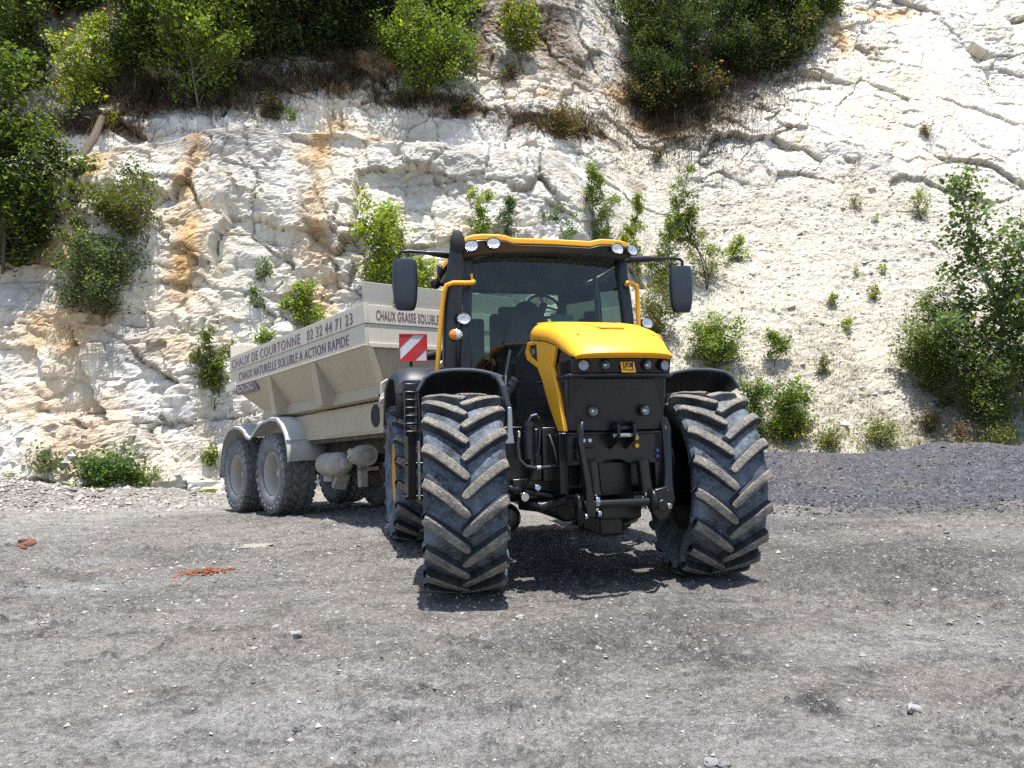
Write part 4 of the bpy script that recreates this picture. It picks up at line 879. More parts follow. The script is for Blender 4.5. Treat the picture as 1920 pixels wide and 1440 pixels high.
def tyre_mesh(R_=.775, W=.298, nl=18, mirror=1, lugh=.052):
    b = MB()
    prof = [(-.24, .44), (-.27, .47), (-.315, .56), (-.335, .62), (-.33, .665), (-.30, .690), (-.22, .700), (-.1, .706), (0, .707), (.1, .706), (.22, .700), (.30, .690), (.33, .665), (.335, .62), (.315, .56), (.27, .47), (.24, .44)]
    k = W/.335; prof = [(a*k, r*R_/.775) for a, r in prof]
    b.lathe(prof, n=88, mat=0)
    # lugs swept from the centre line over the shoulder
    def path(u, th0, side):     # u 0 centre .. 1 shoulder .. 1.12 down the sidewall
        xx = min(u, 1.0)*W; return side*xx, th0-.30*(1-min(u, 1.0))**1.2
    us = [-.06, .0, .12, .28, .46, .64, .80, .92, 1.0]
    for side in (-1, 1):
        for i in range(nl):
            th0 = 2*PI*(i+(.5 if side > 0 else 0))/nl
            rings = []
            for q, u in enumerate(us):
                x0, t0 = path(u, th0, side); x1, t1 = path(u+.03, th0, side) if u < .97 else path(u, th0, side); xp, tp = path(u-.03, th0, side)
                dx, dt = x1-xp, (t1-tp)*R_; l = math.hypot(dx, dt); nx_, nt_ = -dt/l, dx/l
                end = .55 if q == 0 else (.9 if q == 1 else 1)
                hwt = (.032+.004*u)*end; hwb = (.044+.005*u)*(end**.5)
                rt = R_-.020*max(u, 0)**2.2; rb = (.702-.02*max(0, u-.6))*R_/.775
                if u >= 1.0: rt -= .010
                def pt(h, r): xx = x0+nx_*h; tt = t0+nt_*h/R_; return (xx, -r*math.cos(tt)*1.0, r*math.sin(tt))
                rings.append([pt(-hwb, rb), pt(-hwt, rt-.008), pt(-hwt*.75, rt), pt(0, rt+.002), pt(hwt*.75, rt), pt(hwt, rt-.008), pt(hwb, rb)])
            # shoulder drop: lug wraps down the sidewall
            x0, t0 = path(1, th0, side)
            for (xx, rr, sc) in ((W*1.035, R_-.070, .95), (W*1.045, R_-.115, .75), (W*1.02, R_-.165, .5)):
                def pt2(h, dr): tt = t0+h*sc/R_; return (side*(xx-dr), -rr*math.cos(tt), rr*math.sin(tt))
                sg = side
                hb, ht = .052, .034
                rings.append([pt2(-sg*-hb if side < 0 else -hb, .03), pt2(-sg*-ht if side < 0 else -ht, .006), pt2(-ht*.75 if side > 0 else -ht*.75, .0), pt2(0, -.002), pt2(ht*.75, 0), pt2(ht, .006), pt2(hb, .03)])
            n = 7; V = [p for r in rings for p in r]; F = []; Ms = []
            for a in range(len(rings)-1):
                for c in range(n-1):
                    F.append((a*n+c, a*n+c+1, (a+1)*n+c+1, (a+1)*n+c)); Ms.append(1 if (c in (1, 2, 3, 4) and a < 8) else (2 if a < 9 else 0))
            F.append(tuple(range(n))); Ms.append(0); F.append(tuple((len(rings)-1)*n+c for c in range(n))); Ms.append(0)
            base = len(b.v); b.v += V; b.f += [tuple(i2+base for i2 in f) for f in F]; b.m += Ms
    return b
tm = tyre_mesh()
# roughen: mud stands proud in uneven lumps on the lug tops
V = np.array(tm.v); rad = np.hypot(V[:, 1], V[:, 2]); nz_ = fbm(V*14, 4, 601); nz2 = fbm(V*45, 2, 602)
add = np.where(rad > .728, .003*nz_+.004*nz2, 0); V[:, 1] *= 1+add/rad; V[:, 2] *= 1+add/rad; tm.v = V.tolist()
tyre0 = None; rim0 = None
def rim_mb(side, r=.445):
    b = MB(); s_ = side
    b.lathe([(s_*.25, .455), (s_*.262, .44), (s_*.245, .425), (s_*.20, .41), (s_*.13, .395), (s_*.06, .385), (s_*.05, .30), (s_*.09, .17), (s_*.10, .14), (s_*.155, .13), (s_*.16, .0)], n=48)
    for k in range(8):
        t = 2*PI*k/8; b.cyl((s_*.07, .24*math.cos(t), .24*math.sin(t)), (s_*.12, .24*math.cos(t), .24*math.sin(t)), .014, 8, mat=1)
    b.lathe([(-s_*.25, .455), (-s_*.22, .40), (-s_*.02, .385), (s_*.045, .3), (s_*.05, .05)], n=48, mat=2)
    return b
def tractor_wheel(x, y, steer, side):
    global tyre0
    hub = MB(); hub.cyl((-side*.30, 0, 0), (side*.17, 0, 0), .115, 20); hub.cyl((-side*.34, 0, 0), (-side*.06, 0, 0), .20, 24)
    h = hub.build('wheel', 'frame', trac, loc=(x, y, .768), rot=(0, 0, steer))
    if tyre0 is None:
        t_ = tm.build('tyre', ['rubber', 'mud', 'rubber_shade'], h, ang=33); tyre0 = t_
    else:
        t_ = tyre0.copy(); COL.objects.link(t_); t_.parent = h
    t_.rotation_euler = (random.uniform(0, .25) if steer else .1, 0, 0)
    rm = rim_mb(side).build('rim', ['rim_yellow', 'steel', 'underbody'], h, ang=40); rm.scale = (.88, 1, 1)
    return h
ST = R(-9.0)
tractor_wheel(-1.13, 0, ST, -1); tractor_wheel(.95, 0, ST, 1)
tractor_wheel(-1.13, 2.88, 0, -1); tractor_wheel(1.13, 2.88, 0, 1)

# ---------------------------------------------------------------- bonnet
def hood_ring(y, w, zb, zt, bow=0, n=28, sq=.42):
    r = []
    for i in range(n+1):
        a = PI*i/n; c, s_ = math.cos(a), math.sin(a)
        xx = -w*math.copysign(abs(c)**sq, c); zz = zb+(zt-zb)*abs(s_)**.62
        r.append((xx, y+bow*(xx/w)**2, zz))
    return r
rings = [hood_ring(-.735, .385, 1.768, 1.772, .10), hood_ring(-.75, .388, 1.772, 1.800, .10), hood_ring(-.735, .392, 1.775, 1.824, .10), hood_ring(-.66, .40, 1.79, 1.875, .10), hood_ring(-.52, .42, 1.835, 1.965, .06),
         hood_ring(-.36, .435, 1.895, 2.035, .03), hood_ring(-.15, .445, 1.945, 2.09), hood_ring(.1, .44, 1.985, 2.135), hood_ring(.3, .43, 2.01, 2.165), hood_ring(.46, .405, 2.03, 2.185), hood_ring(.56, .385, 2.04, 2.18), hood_ring(.60, .36, 2.045, 2.15)]
b = MB(); b.loft(rings, closed=False); 
# close underside / front lip
b.loft([rings[0], [(p[0]*.97, p[1]+.05, p[2]-.0) for p in rings[0]]], closed=False)
hood = b.build('bonnet', 'yellow', trac, ang=38, solid=.012)
# raised shoulder crease on the bonnet top
b = MB()
for sg in (-1, 1):
    b.loft([[(sg*(.30+k*.02), y_, z_) for k in (0, 1)]+[(sg*.31, y_, z_+.012)] for (y_, z_) in [(-.50, 1.958), (-.2, 2.072), (.2, 2.146), (.6, 2.188)]])
b.build('bonnet_crease', 'yellow', hood, bevel=.004)
b = MB(); b.loft([[(-.10, -.42, 2.035), (.10, -.42, 2.035), (.10, -.42, 2.02), (-.10, -.42, 2.02)], [(-.17, -.2, 2.092), (.17, -.2, 2.092), (.17, -.2, 2.07), (-.17, -.2, 2.07)], [(-.19, .2, 2.150), (.19, .2, 2.150), (.19, .2, 2.12), (-.19, .2, 2.12)]])
b.build('bonnet_bulge', 'yellow', hood, bevel=.006)

def plan(w, y0, bow, yb, n=10):      # bowed front outline in plan, clockwise
    return [(-w+2*w*i/n, y0+bow*((-w+2*w*i/n)/w)**2) for i in range(n+1)]+[(w, yb), (-w, yb)]
b = MB(); b.loft([[(p[0], p[1], z_) for p in plan(w_, y_, bw, .35)] for (w_, y_, bw, z_) in [(.405, -.50, .08, 1.222), (.412, -.52, .08, 1.40), (.418, -.555, .08, 1.628)]])
grille = b.build('grille_panel', 'black', trac, bevel=.012)
# fine vertical texture of the grille mesh
b = MB()
for i in range(33):
    xx = -.37+.74*i/32; yy = -.50-.02+.08*(xx/.41)**2
    b.tube([(xx, -.503+.08*(xx/.405)**2-.0, 1.25), (xx, -.525+.08*(xx/.412)**2, 1.40), (xx, -.557+.08*(xx/.418)**2, 1.60)], .0022, 4)
pass
b = MB(); b.loft([[(p[0], p[1], z_) for p in plan(w_, y_, bw, .3)] for (w_, y_, bw, z_) in [(.405, -.655, .09, 1.655), (.402, -.70, .10, 1.768)]])
band = b.build('headlight_band', 'dark_in', trac, bevel=.008); band.data.materials.clear(); band.data.materials.append(paint('gloss_black', (.008, .008, .009), (.2, .2, .2), .05, .12, bump=0))
b = MB(); b.loft([[(p[0], p[1], z_) for p in plan(w_, y_, bw, .3)] for (w_, y_, bw, z_) in [(.41, -.62, .08, 1.625), (.422, -.665, .085, 1.634), (.422, -.665, .085, 1.652), (.41, -.65, .085, 1.658)]])
b.build('headlight_sill', 'fender', trac, bevel=.006)
def lamp(name, c, r, parent, nrm=(0, -1, 0), depth=.03, shell='black', lens='lamp', ry=None, ring=.16):
    """round lamp facing nrm: housing with bezel, lens as sub-part"""
    b = MB(); b.lathe([(0.0, r*(1+ring)), (-depth*.9, r*(1+ring)), (-depth, r*(1+ring*.6)), (-depth*.85, r*.98)], axis='y', n=28)
    if ry: b.v = [(p[0], p[1], p[2]*ry) for p in b.v]
    o = b.build(name, shell, parent, ang=40); o.location = c
    q = Vector(nrm).normalized(); o.rotation_euler = Vector((0, -1, 0)).rotation_difference(q).to_euler()
    b = MB(); b.lathe([(-depth*.55, .0001), (-depth*.62, r*.35), (-depth*.75, r*.8), (-depth*.82, r*1.0)], axis='y', n=28)
    if ry: b.v = [(p[0], p[1], p[2]*ry) for p in b.v]
    b.build('lens', lens, o, ang=60)
    return o
def reflector_lamp(name, c, r, parent, nrm=(0, -1, 0)):
    b = MB(); b.lathe([(0.0, r*1.15), (-.03, r*1.15), (-.034, r*1.05), (-.028, r*.98)], axis='y', n=28); o = b.build(name, 'black', parent, ang=40); o.location = c
    o.rotation_euler = Vector((0, -1, 0)).rotation_difference(Vector(nrm).normalized()).to_euler()
    b = MB(); b.lathe([(-.026, r), (-.012, r*.85), (.004, r*.5), (.006, .35*r)], axis='y', n=28, mat=0); b.lathe([(.004, .36*r), (-.018, .33*r), (-.026, .2*r), (-.028, .0001)], axis='y', n=20, mat=1)
    b.build('lens', ['steel', 'lamp'], o, ang=60); return o
lamp('headlight', (-.325, -.628, 1.712), .038, trac, (-.25, -1, 0), lens='lamp_dim')
lamp('headlight', (.318, -.630, 1.712), .038, trac, (.25, -1, 0), lens='lamp_dim')
reflector_lamp('headlight', (-.17, -.665, 1.712), .034, trac, (-.1, -1, 0)); reflector_lamp('headlight', (.163, -.665, 1.712), .034, trac, (.1, -1, 0))
reflector_lamp('work_lamp', (-.222, -.515, 1.375), .038, trac, (-.08, -1, 0)); reflector_lamp('work_lamp', (.20, -.515, 1.375), .038, trac, (.08, -1, 0))
b = MB(); b.box((0, 0, 0), (.112, .012, .112)); lg = b.build('badge', 'logo', trac, bevel=.004); lg.location = (.003, -.690, 1.707); lg.rotation_euler = (R(-20), 0, 0)
b = MB(); fq = [(-.043, -.036), (.034, -.044), (.043, .036), (-.034, .044)]; fi = [(p[0]*.86, p[1]*.86) for p in fq]
b.loft([[(p[0], -.0085, p[1]) for p in fq], [(p[0], -.0085, p[1]) for p in fi], [(p[0], -.0062, p[1]) for p in fi], [(p[0], -.0062, p[1]) for p in fq]], caps=False)
bz = b.build('badge_frame', 'ink_black', lg)
lettering('JCB', 'badge_letters', 'ink_black', lg, (-.032, -.0085, -.021), (1, 0, -.10), (.16, 0, 1), .060, .044, bold=.04, shear=.1)

# black side panels under the bonnet, yellow Y shaped struts
for sg in (-1, 1):
    b = MB(); sx_ = sg*.395
    b.prism([(-.52, 1.63), (-.56, 1.78), (-.30, 1.92), (.1, 2.0), (.5, 2.02), (.62, 2.04), (1.1, 1.90), (1.1, 1.25), (-.40, 1.22)], 'x', sx_-.0, sg*.10)
    b.build('engine_cover', 'black', trac, bevel=.01)
    o_ = sg*.402; e_ = sg*(.436 if sg < 0 else .412)
    b = MB(); b.prism([(-.47, 1.225), (-.345, 1.515), (-.20, 1.735), (-.30, 1.895), (-.05, 1.955), (.23, 1.995), (.20, 1.75), (.075, 1.64), (-.09, 1.435), (-.315, 1.225)], 'x', o_, e_)
    st = b.build('yellow_strut', 'yellow', trac, bevel=.008)
    b = MB(); b.prism([(.235, 1.995), (.33, 2.005), (.52, 2.01), (.60, 1.93), (.55, 1.86), (.20, 1.755), (.215, 1.80), (.46, 1.885), (.50, 1.93), (.47, 1.975), (.24, 1.965)], 'x', o_, e_-sg*.004)
    b.build('strut_loop', 'yellow', st, bevel=.006)
    b = MB(); b.prism([(.24, 1.96), (.465, 1.97), (.495, 1.93), (.455, 1.89), (.22, 1.81)], 'x', o_+sg*.001, o_+sg*.012)
    dk = b.build('side_vent', 'dark_in', trac, bevel=.003)
    if sg < 0: lettering('8220'[1:], 'decal', 'ink_grey', dk, (o_-.014, .44, 1.895), (0, -1, 0), (0, 0, 1), .10, .045)

# ---------------------------------------------------------------- body core, axles, linkage frame
b = MB(); b.bb(-.36, .36, -.30, 3.3, .78, 1.25); b.bb(-.30, .30, .9, 3.2, .52, .80); b.bb(-.33, .33, .2, 1.3, 1.2, 1.95)
b.bb(-.24, .24, -.2, .9, .60, .80); b.cyl((0, .8, .5), (0, 2.6, .5), .12, 14)
b.build('chassis', 'frame', trac, bevel=.02)
b = MB(); b.cyl((-.95, 0, .768), (.95, 0, .768), .10, 18); b.ellipsoid((0, 0, .75), (.24, .22, .22)); b.cyl((-.98, 0, .62), (-.98, 0, .95), .075); b.cyl((.98, 0, .62), (.98, 0, .95), .075)
b.cyl((-.72, -.17, .72), (.72, -.17, .72), .028, 12); b.cyl((-.85, -.14, .80), (-.45, -.20, .72), .03); b.cyl((.85, -.14, .80), (.45, -.20, .72), .03)
b.ellipsoid((.80, -.28, .50), (.10, .12, .12)); b.ellipsoid((-.80, -.05, .55), (.12, .14, .12))
b.tube([(-.70, -.12, .66), (-.55, -.22, .64), (-.35, -.2, .70)], .045, 10); b.tube([(.70, -.12, .66), (.55, -.22, .64), (.35, -.2, .70)], .045, 10)
fa = b.build('front_axle', 'frame', trac, bevel=.008)
b = MB(); b.cyl((-.95, 2.88, .768), (.95, 2.88, .768), .13, 18); b.ellipsoid((0, 2.88, .75), (.32, .3, .3)); b.build('rear_axle', 'frame', trac)
# tanks and boxes either side behind the front wheels
for sg in (-1, 1):
    b = MB(); b.bb(sg*.42, sg*.86, .98, 2.0, .62, 1.28); b.bb(sg*.38, sg*.70, .2, .9, .80, 1.10); b.build('fuel_tank' if sg < 0 else 'battery_box', 'frame', trac, bevel=.05, seg=3)
# suspension, filter canister, hoses in the gap left of the bonnet
b = MB(); b.box((-.70, -.02, 1.02), (.24, .20, .50)); b.box((-.47, -.15, 1.05), (.16, .25, .42)); b.box((-.52, -.05, .80), (.50, .26, .12)); b.box((-.60, -.22, .95), (.10, .06, .20)); b.box((-.82, .05, .96), (.05, .3, .45))
b.cyl((-.58, -.20, 1.0), (-.58, -.20, 1.25), .05, 16)
b.build('suspension_block', 'frame', trac, bevel=.008)
b = MB(); b.box((.47, -.12, 1.05), (.16, .25, .42)); b.box((.60, -.05, .82), (.5, .26, .12)); b.box((.66, 0, 1.02), (.20, .2, .42))
b.build('suspension_block', 'frame', trac, bevel=.008)
b = MB(); b.cyl((-.66, -.27, 1.02), (-.66, -.27, 1.27), .052, 18); b.cyl((-.66, -.27, 1.27), (-.66, -.27, 1.30), .058, 18); b.cyl((-.66, -.27, 1.30), (-.66, -.27, 1.315), .035); b.build('filter_canister', 'black', trac)
b = MB(); b.tube([(-.745, -.30, 1.20), (-.755, -.31, 1.12), (-.75, -.32, 1.02), (-.70, -.33, .965), (-.62, -.33, .95), (-.50, -.32, .955), (-.42, -.30, .96)], .014, 8)
b.build('hydraulic_hose', 'fender', trac)
MB().tube([(-.66, -.27, 1.31), (-.64, -.29, 1.35), (-.60, -.29, 1.36), (-.57, -.27, 1.33)], .010, 8).build('hose_clip', 'steel', trac)
for p0, p1, r_ in [((-.745, -.30, 1.185), (-.745, -.30, 1.235), .018), ((-.62, -.335, .95), (-.585, -.335, .952), .019), ((-.46, -.32, .955), (-.43, -.315, .957), .019), ((-.72, -.30, .735), (-.72, -.36, .735), .034), ((-.60, -.26, .78), (-.60, -.30, .80), .025)]:
    MB().cyl(p0, p1, r_, 12).build('hose_fitting', 'steel', trac, bevel=.003)
for (p0, p1, r_) in [((-.50, -.30, 1.2), (-.44, -.34, .85), .012), ((-.56, -.25, 1.25), (-.70, -.20, .75), .010), ((-.38, -.40, 1.15), (-.30, -.42, .80), .010), ((-.86, .1, 1.3), (-.84, -.1, .9), .010), ((.47, -.3, 1.2), (.52, -.3, .8), .012)]:
    m_ = Vector(p0).lerp(p1, .5)+Vector((random.uniform(-.05, .05), -.06, 0)); q = [Vector(p0), Vector(p0).lerp(m_, .5)+Vector((0, -.02, 0)), m_, Vector(m_).lerp(p1, .5)+Vector((0, -.02, 0)), Vector(p1)]
    MB().tube(q, r_, 8).build('hydraulic_hose', 'black', trac)
# corrugated air pipe between fender and engine
b = MB(); pa, pb_ = Vector((-.88, .10, 1.30)), Vector((-.66, .05, 1.66))
for k in range(19): q = pa.lerp(pb_, k/18); b.cyl(q, q.lerp(pb_, .02), .056 if k % 2 else .046, 14)
b.cyl(pa, pb_, .045, 14); b.build('corrugated_pipe', 'fender', trac)

# front linkage
b = MB(); YP = -.45
b.prism([(-.47, 1.215), (.37, 1.215), (.37, .965), (.10, .965), (.03, 1.00), (-.09, 1.00), (-.14, .97), (-.42, .965), (-.47, 1.0)], 'y', YP, YP+.05)
b.bb(-.46, .36, YP-.03, YP+.12, 1.195, 1.215); b.bb(-.47, -.40, YP, .1, .75, 1.2); b.bb(.31, .38, YP, .1, .72, 1.2); b.bb(-.25, .15, -.36, -.1, .72, .98)
lf = b.build('linkage_frame', 'frame', trac, bevel=.006)
b = MB(); b.box((-.28, YP-.035, 1.145), (.125, .07, .07)); b.box((-.28, YP-.03, 1.055), (.14, .05, .085)); b.box((-.28, YP-.06, 1.108), (.15, .05, .014)); b.box((-.28, YP-.06, 1.005), (.15, .03, .012)); b.build('coupler_block', 'frame', trac, bevel=.004)
b = MB(); b.cyl((-.303, YP-.06, 1.155), (-.303, YP-.09, 1.155), .014, 12); b.cyl((-.254, YP-.06, 1.155), (-.254, YP-.09, 1.155), .014, 12); b.build('coupler_tip', 'white', trac)
b = MB(); b.cyl((.155, YP-.0, 1.165), (.155, YP-.025, 1.165), .017, 12); b.cyl((.155, YP-.0, 1.105), (.155, YP-.025, 1.105), .017, 12); b.build('coupler_cap', 'logo', trac)
b = MB(); b.cyl((.325, YP-.0, 1.065), (.325, YP-.025, 1.065), .013, 12); b.cyl((.325, YP, 1.02), (.325, YP-.025, 1.02), .013, 12); b.build('coupler_cap', 'blue', trac)
# top link bracket
b = MB()
for xx in (-.075, .055): b.prism([(-.45, 1.08), (-.62, 1.15), (-.66, 1.20), (-.64, 1.27), (-.58, 1.30), (-.45, 1.27)], 'x', xx, xx+.022)
b.box((0, -.56, 1.245), (.16, .06, .03)); b.build('top_link_bracket', 'frame', trac, bevel=.005)
MB().cyl((-.095, -.60, 1.19), (.095, -.60, 1.19), .020, 14).build('bracket_pin', 'steel', trac)
# lift cylinders
for xx in (-.235, .185):
    b = MB(); b.cyl((xx, -.50, .99), (xx+.015, -.52, .76), .055, 22); b.cyl((xx+.015, -.52, .765), (xx+.015, -.522, .745), .062, 22); c_ = b.build('lift_cylinder', 'frame', trac, ang=40)
    MB().cyl((xx+.015, -.52, .75), (xx+.02, -.53, .62), .026, 14).build('piston_rod', 'steel', c_)
# arms
b = MB(); b.loft([[(x0-w_, y_-.035, z_), (x0+w_, y_-.035, z_), (x0+w_, y_+.035, z_), (x0-w_, y_+.035, z_)] for (x0, y_, z_, w_) in [(-.340, -.60, 1.30, .015), (-.360, -.63, 1.24, .018), (-.372, -.64, 1.15, .020), (-.352, -.65, 1.0, .021), (-.325, -.66, .80, .025), (-.315, -.66, .66, .036), (-.31, -.66, .60, .030)]])
al = b.build('lower_link_arm', 'frame', trac, bevel=.01)
b = MB(); b.loft([[(x0-w_, y_-.04, z_), (x0+w_, y_-.04, z_), (x0+w_, y_+.04, z_), (x0-w_, y_+.04, z_)] for (x0, y_, z_, w_) in [(.40, -.40, 1.32, .035), (.415, -.42, 1.24, .042), (.41, -.45, 1.0, .036), (.385, -.50, .80, .036), (.35, -.55, .70, .06), (.33, -.56, .62, .05)]])
b.build('lower_link_arm', 'frame', trac, bevel=.012)
b = MB(); b.ellipsoid((-.40, -.63, .67), (.028, .075, .10)); b.ellipsoid((.18, -.66, .70), (.035, .075, .085)); b.build('link_hook', 'frame', trac)
b = MB(); b.cyl((-.36, -.66, .69), (.16, -.66, .69), .031, 20); b.build('cross_tube', 'frame', trac)
for p0, p1, r_ in [((-.275, -.66, .71), (-.245, -.66, .71), .044), ((-.27, -.70, .625), (-.245, -.70, .625), .026), ((-.37, -.70, .61), (-.35, -.70, .61), .022), ((.255, -.64, .765), (.315, -.66, .772), .024), ((.29, -.69, .66), (.30, -.72, .655), .022)]:
    MB().cyl(p0, p1, r_, 8).build('link_bolt', 'steel', trac, bevel=.003)
b = MB(); b.prism([(.20, .78), (.30, .80), (.35, .74), (.34, .64), (.29, .56), (.22, .55), (.17, .62), (.17, .72)], 'y', -.68, -.62); b.cyl((.255, -.60, .66), (.255, -.70, .66), .045, 18); b.build('link_bracket', 'frame', trac, bevel=.008)
b = MB(); b.box((.03, -.28, .60), (.34, .3, .12)); b.box((.0, -.1, .50), (.2, .4, .2)); b.build('sump_guard', 'frame', trac, bevel=.02)

# ---------------------------------------------------------------- fenders
def fender(cx, cy, w0, w1, rad, a0, a1, steer, name='front_fender', n=22):
    rings = []
    for i in range(n+1):
        a = a0+(a1-a0)*i/n; row = []
        for j in range(13):
            u = j/12; xx = w0+(w1-w0)*u; dr = -.065*abs(2*u-1)**2.2-.10*max(0, (.14-u)/.14)**1.6
            rr = rad+dr; row.append((xx, -rr*math.cos(a), rr*math.sin(a)))
        rings.append(row)
    b = MB(); b.loft(rings, closed=False); o = b.build(name, 'fender', trac, ang=60, solid=.014); o.location = (cx, cy, .768); o.rotation_euler = (0, 0, steer)
    for xx in (-.12, .12):
        if name == 'front_fender': MB().ellipsoid((xx, -.62*0-rad*math.cos(a0+.12), rad*math.sin(a0+.12)+.005), (.012, .012, .006)).build('rivet', 'steel', o)
    return o
A0 = R(91)
fl_ = fender(-1.13, 0, -.345, .33, .965, A0, R(165), ST); fr_ = fender(.97, 0, .345, -.34, .965, A0, R(165), ST)
for o in (fl_, fr_):        # rolled front lip
    sg = -1 if o is fl_ else 1
    pts = []
    for j in range(13):
        u = j/12; w0, w1 = (-.345, .33) if sg < 0 else (.345, -.34); xx = w0+(w1-w0)*u; dr = -.065*abs(2*u-1)**2.2-.10*max(0, (.14-u)/.14)**1.6; rr = .965+dr
        pts.append((xx, -rr*math.cos(A0), rr*math.sin(A0)))
    MB().tube(pts, .014, 8).build('fender_lip', 'lip', o)
for sg in (-1, 1):
    if sg > 0: continue
    MB().tube([(sg*.87, -.02, 1.68), (sg*.855, -.12, 1.655), (sg*.84, -.22, 1.58), (sg*.81, -.27, 1.40), (sg*.80, -.27, 1.30)], .024, 10).build('fender_stay', 'fender', trac)
    MB().prism([(sg*.795, 1.42), (sg*.825, 1.42), (sg*.835, 1.22), (sg*.86, 1.14), (sg*.775, 1.14), (sg*.79, 1.24)], 'y', -.30, -.275).build('stay_bracket', 'grey_metal', trac, bevel=.006)
# rear fenders: wide squared shells
for sg in (-1, 1):
    b = MB(); rings = []
    for (y_, z_) in [(2.15, 1.45), (2.18, 1.75), (2.28, 1.88), (2.5, 1.93), (2.95, 1.94), (3.4, 1.85), (3.65, 1.6), (3.72, 1.4)]:
        rings.append([(sg*.80, y_, z_), (sg*1.25, y_, z_), (sg*1.37, y_+.01, z_-.03), (sg*1.42, y_+.02, z_-.10)])
    b.loft(rings, closed=False); o = b.build('rear_fender', 'fender', trac, bevel=.0, ang=50, solid=.03)
# cab steps between the wheels on the near side, and the far side
for sg in (-1, 1):
    b = MB(); x0, x1 = sg*1.435, sg*1.305; yy = 1.28
    b.bb(x0, x0-sg*.022, yy, yy+.05, 1.20, 1.66); b.bb(x1, x1+sg*.022, yy, yy+.05, 1.20, 1.66); b.bb(x0, x1, yy, yy+.05, 1.63, 1.70)
    for k in range(6): b.box(((x0+x1)/2, yy+.06, 1.24+k*.075), (.12, .14, .022))
    st = b.build('cab_steps', 'frame', trac, bevel=.006)
    b = MB(); b.bb(sg*1.41, sg*1.33, yy+.01, yy+.30, .62, 1.22); b.bb(sg*1.44, sg*1.10, yy+.02, yy+.34, .60, .64); b.bb(sg*1.44, sg*1.0, yy+.02, yy+.34, .92, .95); b.build('step_side', 'frame', st, bevel=.008)
    b = MB(); b.bb(sg*1.315, sg*1.295, yy-.01, yy+.02, .60, 1.15); b.build('step_edge', 'mud', st, bevel=.004)
    b = MB(); b.bb(sg*1.44, sg*.80, 1.42, 2.1, 1.62, 1.74); b.build('cab_platform', 'fender', trac, bevel=.03, seg=3)

# ---------------------------------------------------------------- cab
b = MB(); b.bb(-.80, .80, 1.35, 2.9, 1.20, 1.62); b.bb(-.66, .66, 1.28, 1.5, 1.25, 1.75); b.build('cab_floor', 'dark_in', trac, bevel=.03)
def post(name, pts, wx, wy, mat='black'):
    b = MB(); b.loft([[(x_-wx/2, y_-wy/2, z_), (x_+wx/2, y_-wy/2, z_), (x_+wx/2, y_+wy/2, z_), (x_-wx/2, y_+wy/2, z_)] for x_, y_, z_ in pts]); return b.build(name, mat, trac, bevel=.02, seg=3)
post('cab_post', [(-.86, 1.16, 1.3), (-.875, 1.15, 1.85), (-.865, 1.17, 2.4), (-.83, 1.22, 2.93)], .125, .13)
post('cab_post', [(.86, 1.20, 1.3), (.845, 1.19, 1.85), (.82, 1.21, 2.4), (.775, 1.25, 2.95)], .10, .12)
for sg in (-1, 1):
    post('cab_post', [(sg*.88, 2.15, 1.6), (sg*.88, 2.15, 2.3), (sg*.84, 2.15, 2.97)], .05, .06); post('cab_post', [(sg*.74, 2.95, 1.6), (sg*.72, 2.95, 2.3), (sg*.68, 2.92, 2.97)], .07, .07)
b = MB(); b.bb(-.72, .72, 2.92, 2.97, 1.6, 2.0); b.bb(-.70, .70, 2.9, 2.95, 2.88, 2.96); b.build('rear_frame', 'dark_in', trac, bevel=.01)
b = MB(); b.loft([[(-.80, 1.19, 1.35), (.82, 1.21, 1.35)], [(-.80, 1.18, 2.0), (.80, 1.20, 2.0)], [(-.77, 1.23, 2.93), (.74, 1.25, 2.95)]], closed=False); b.build('windscreen', 'glass', trac)
b = MB(); b.loft([[(-.72, 2.94, 2.0), (.72, 2.94, 2.0)], [(-.68, 2.92, 2.93), (.68, 2.92, 2.93)]], closed=False); b.build('rear_window', 'glass', trac)
for sg in (-1, 1):
    b = MB(); b.loft([[(sg*.885, 1.25, 1.62), (sg*.90, 2.1, 1.62)], [(sg*.86, 1.27, 2.3), (sg*.89, 2.1, 2.3)], [(sg*.81, 1.28, 2.93), (sg*.85, 2.1, 2.93)]], closed=False)
    b.loft([[(sg*.89, 2.18, 1.9), (sg*.75, 2.92, 1.9)], [(sg*.84, 2.18, 2.93), (sg*.69, 2.9, 2.93)]], closed=False); b.build('side_window', 'glass', trac)
# curved corner window beside the exhaust: bright sliver of reflection
b = MB(); b.loft([[(-.945, 1.12, z_)[:0] or (-.945+.012*k+bow, 1.12-.035*math.sin(k*PI/6), z_) for k in range(7)] for z_, bow in [(2.30, .0), (2.45, -.014), (2.6, -.012), (2.72, -.002), (2.80, .012)]], closed=False)
cw = b.build('corner_window', 'glass', trac, solid=.004); cw.data.materials.clear(); cw.data.materials.append(paint('mirror_glass', (.36, .38, .36), (.4, .4, .38), .2, .08, .9, bump=0))
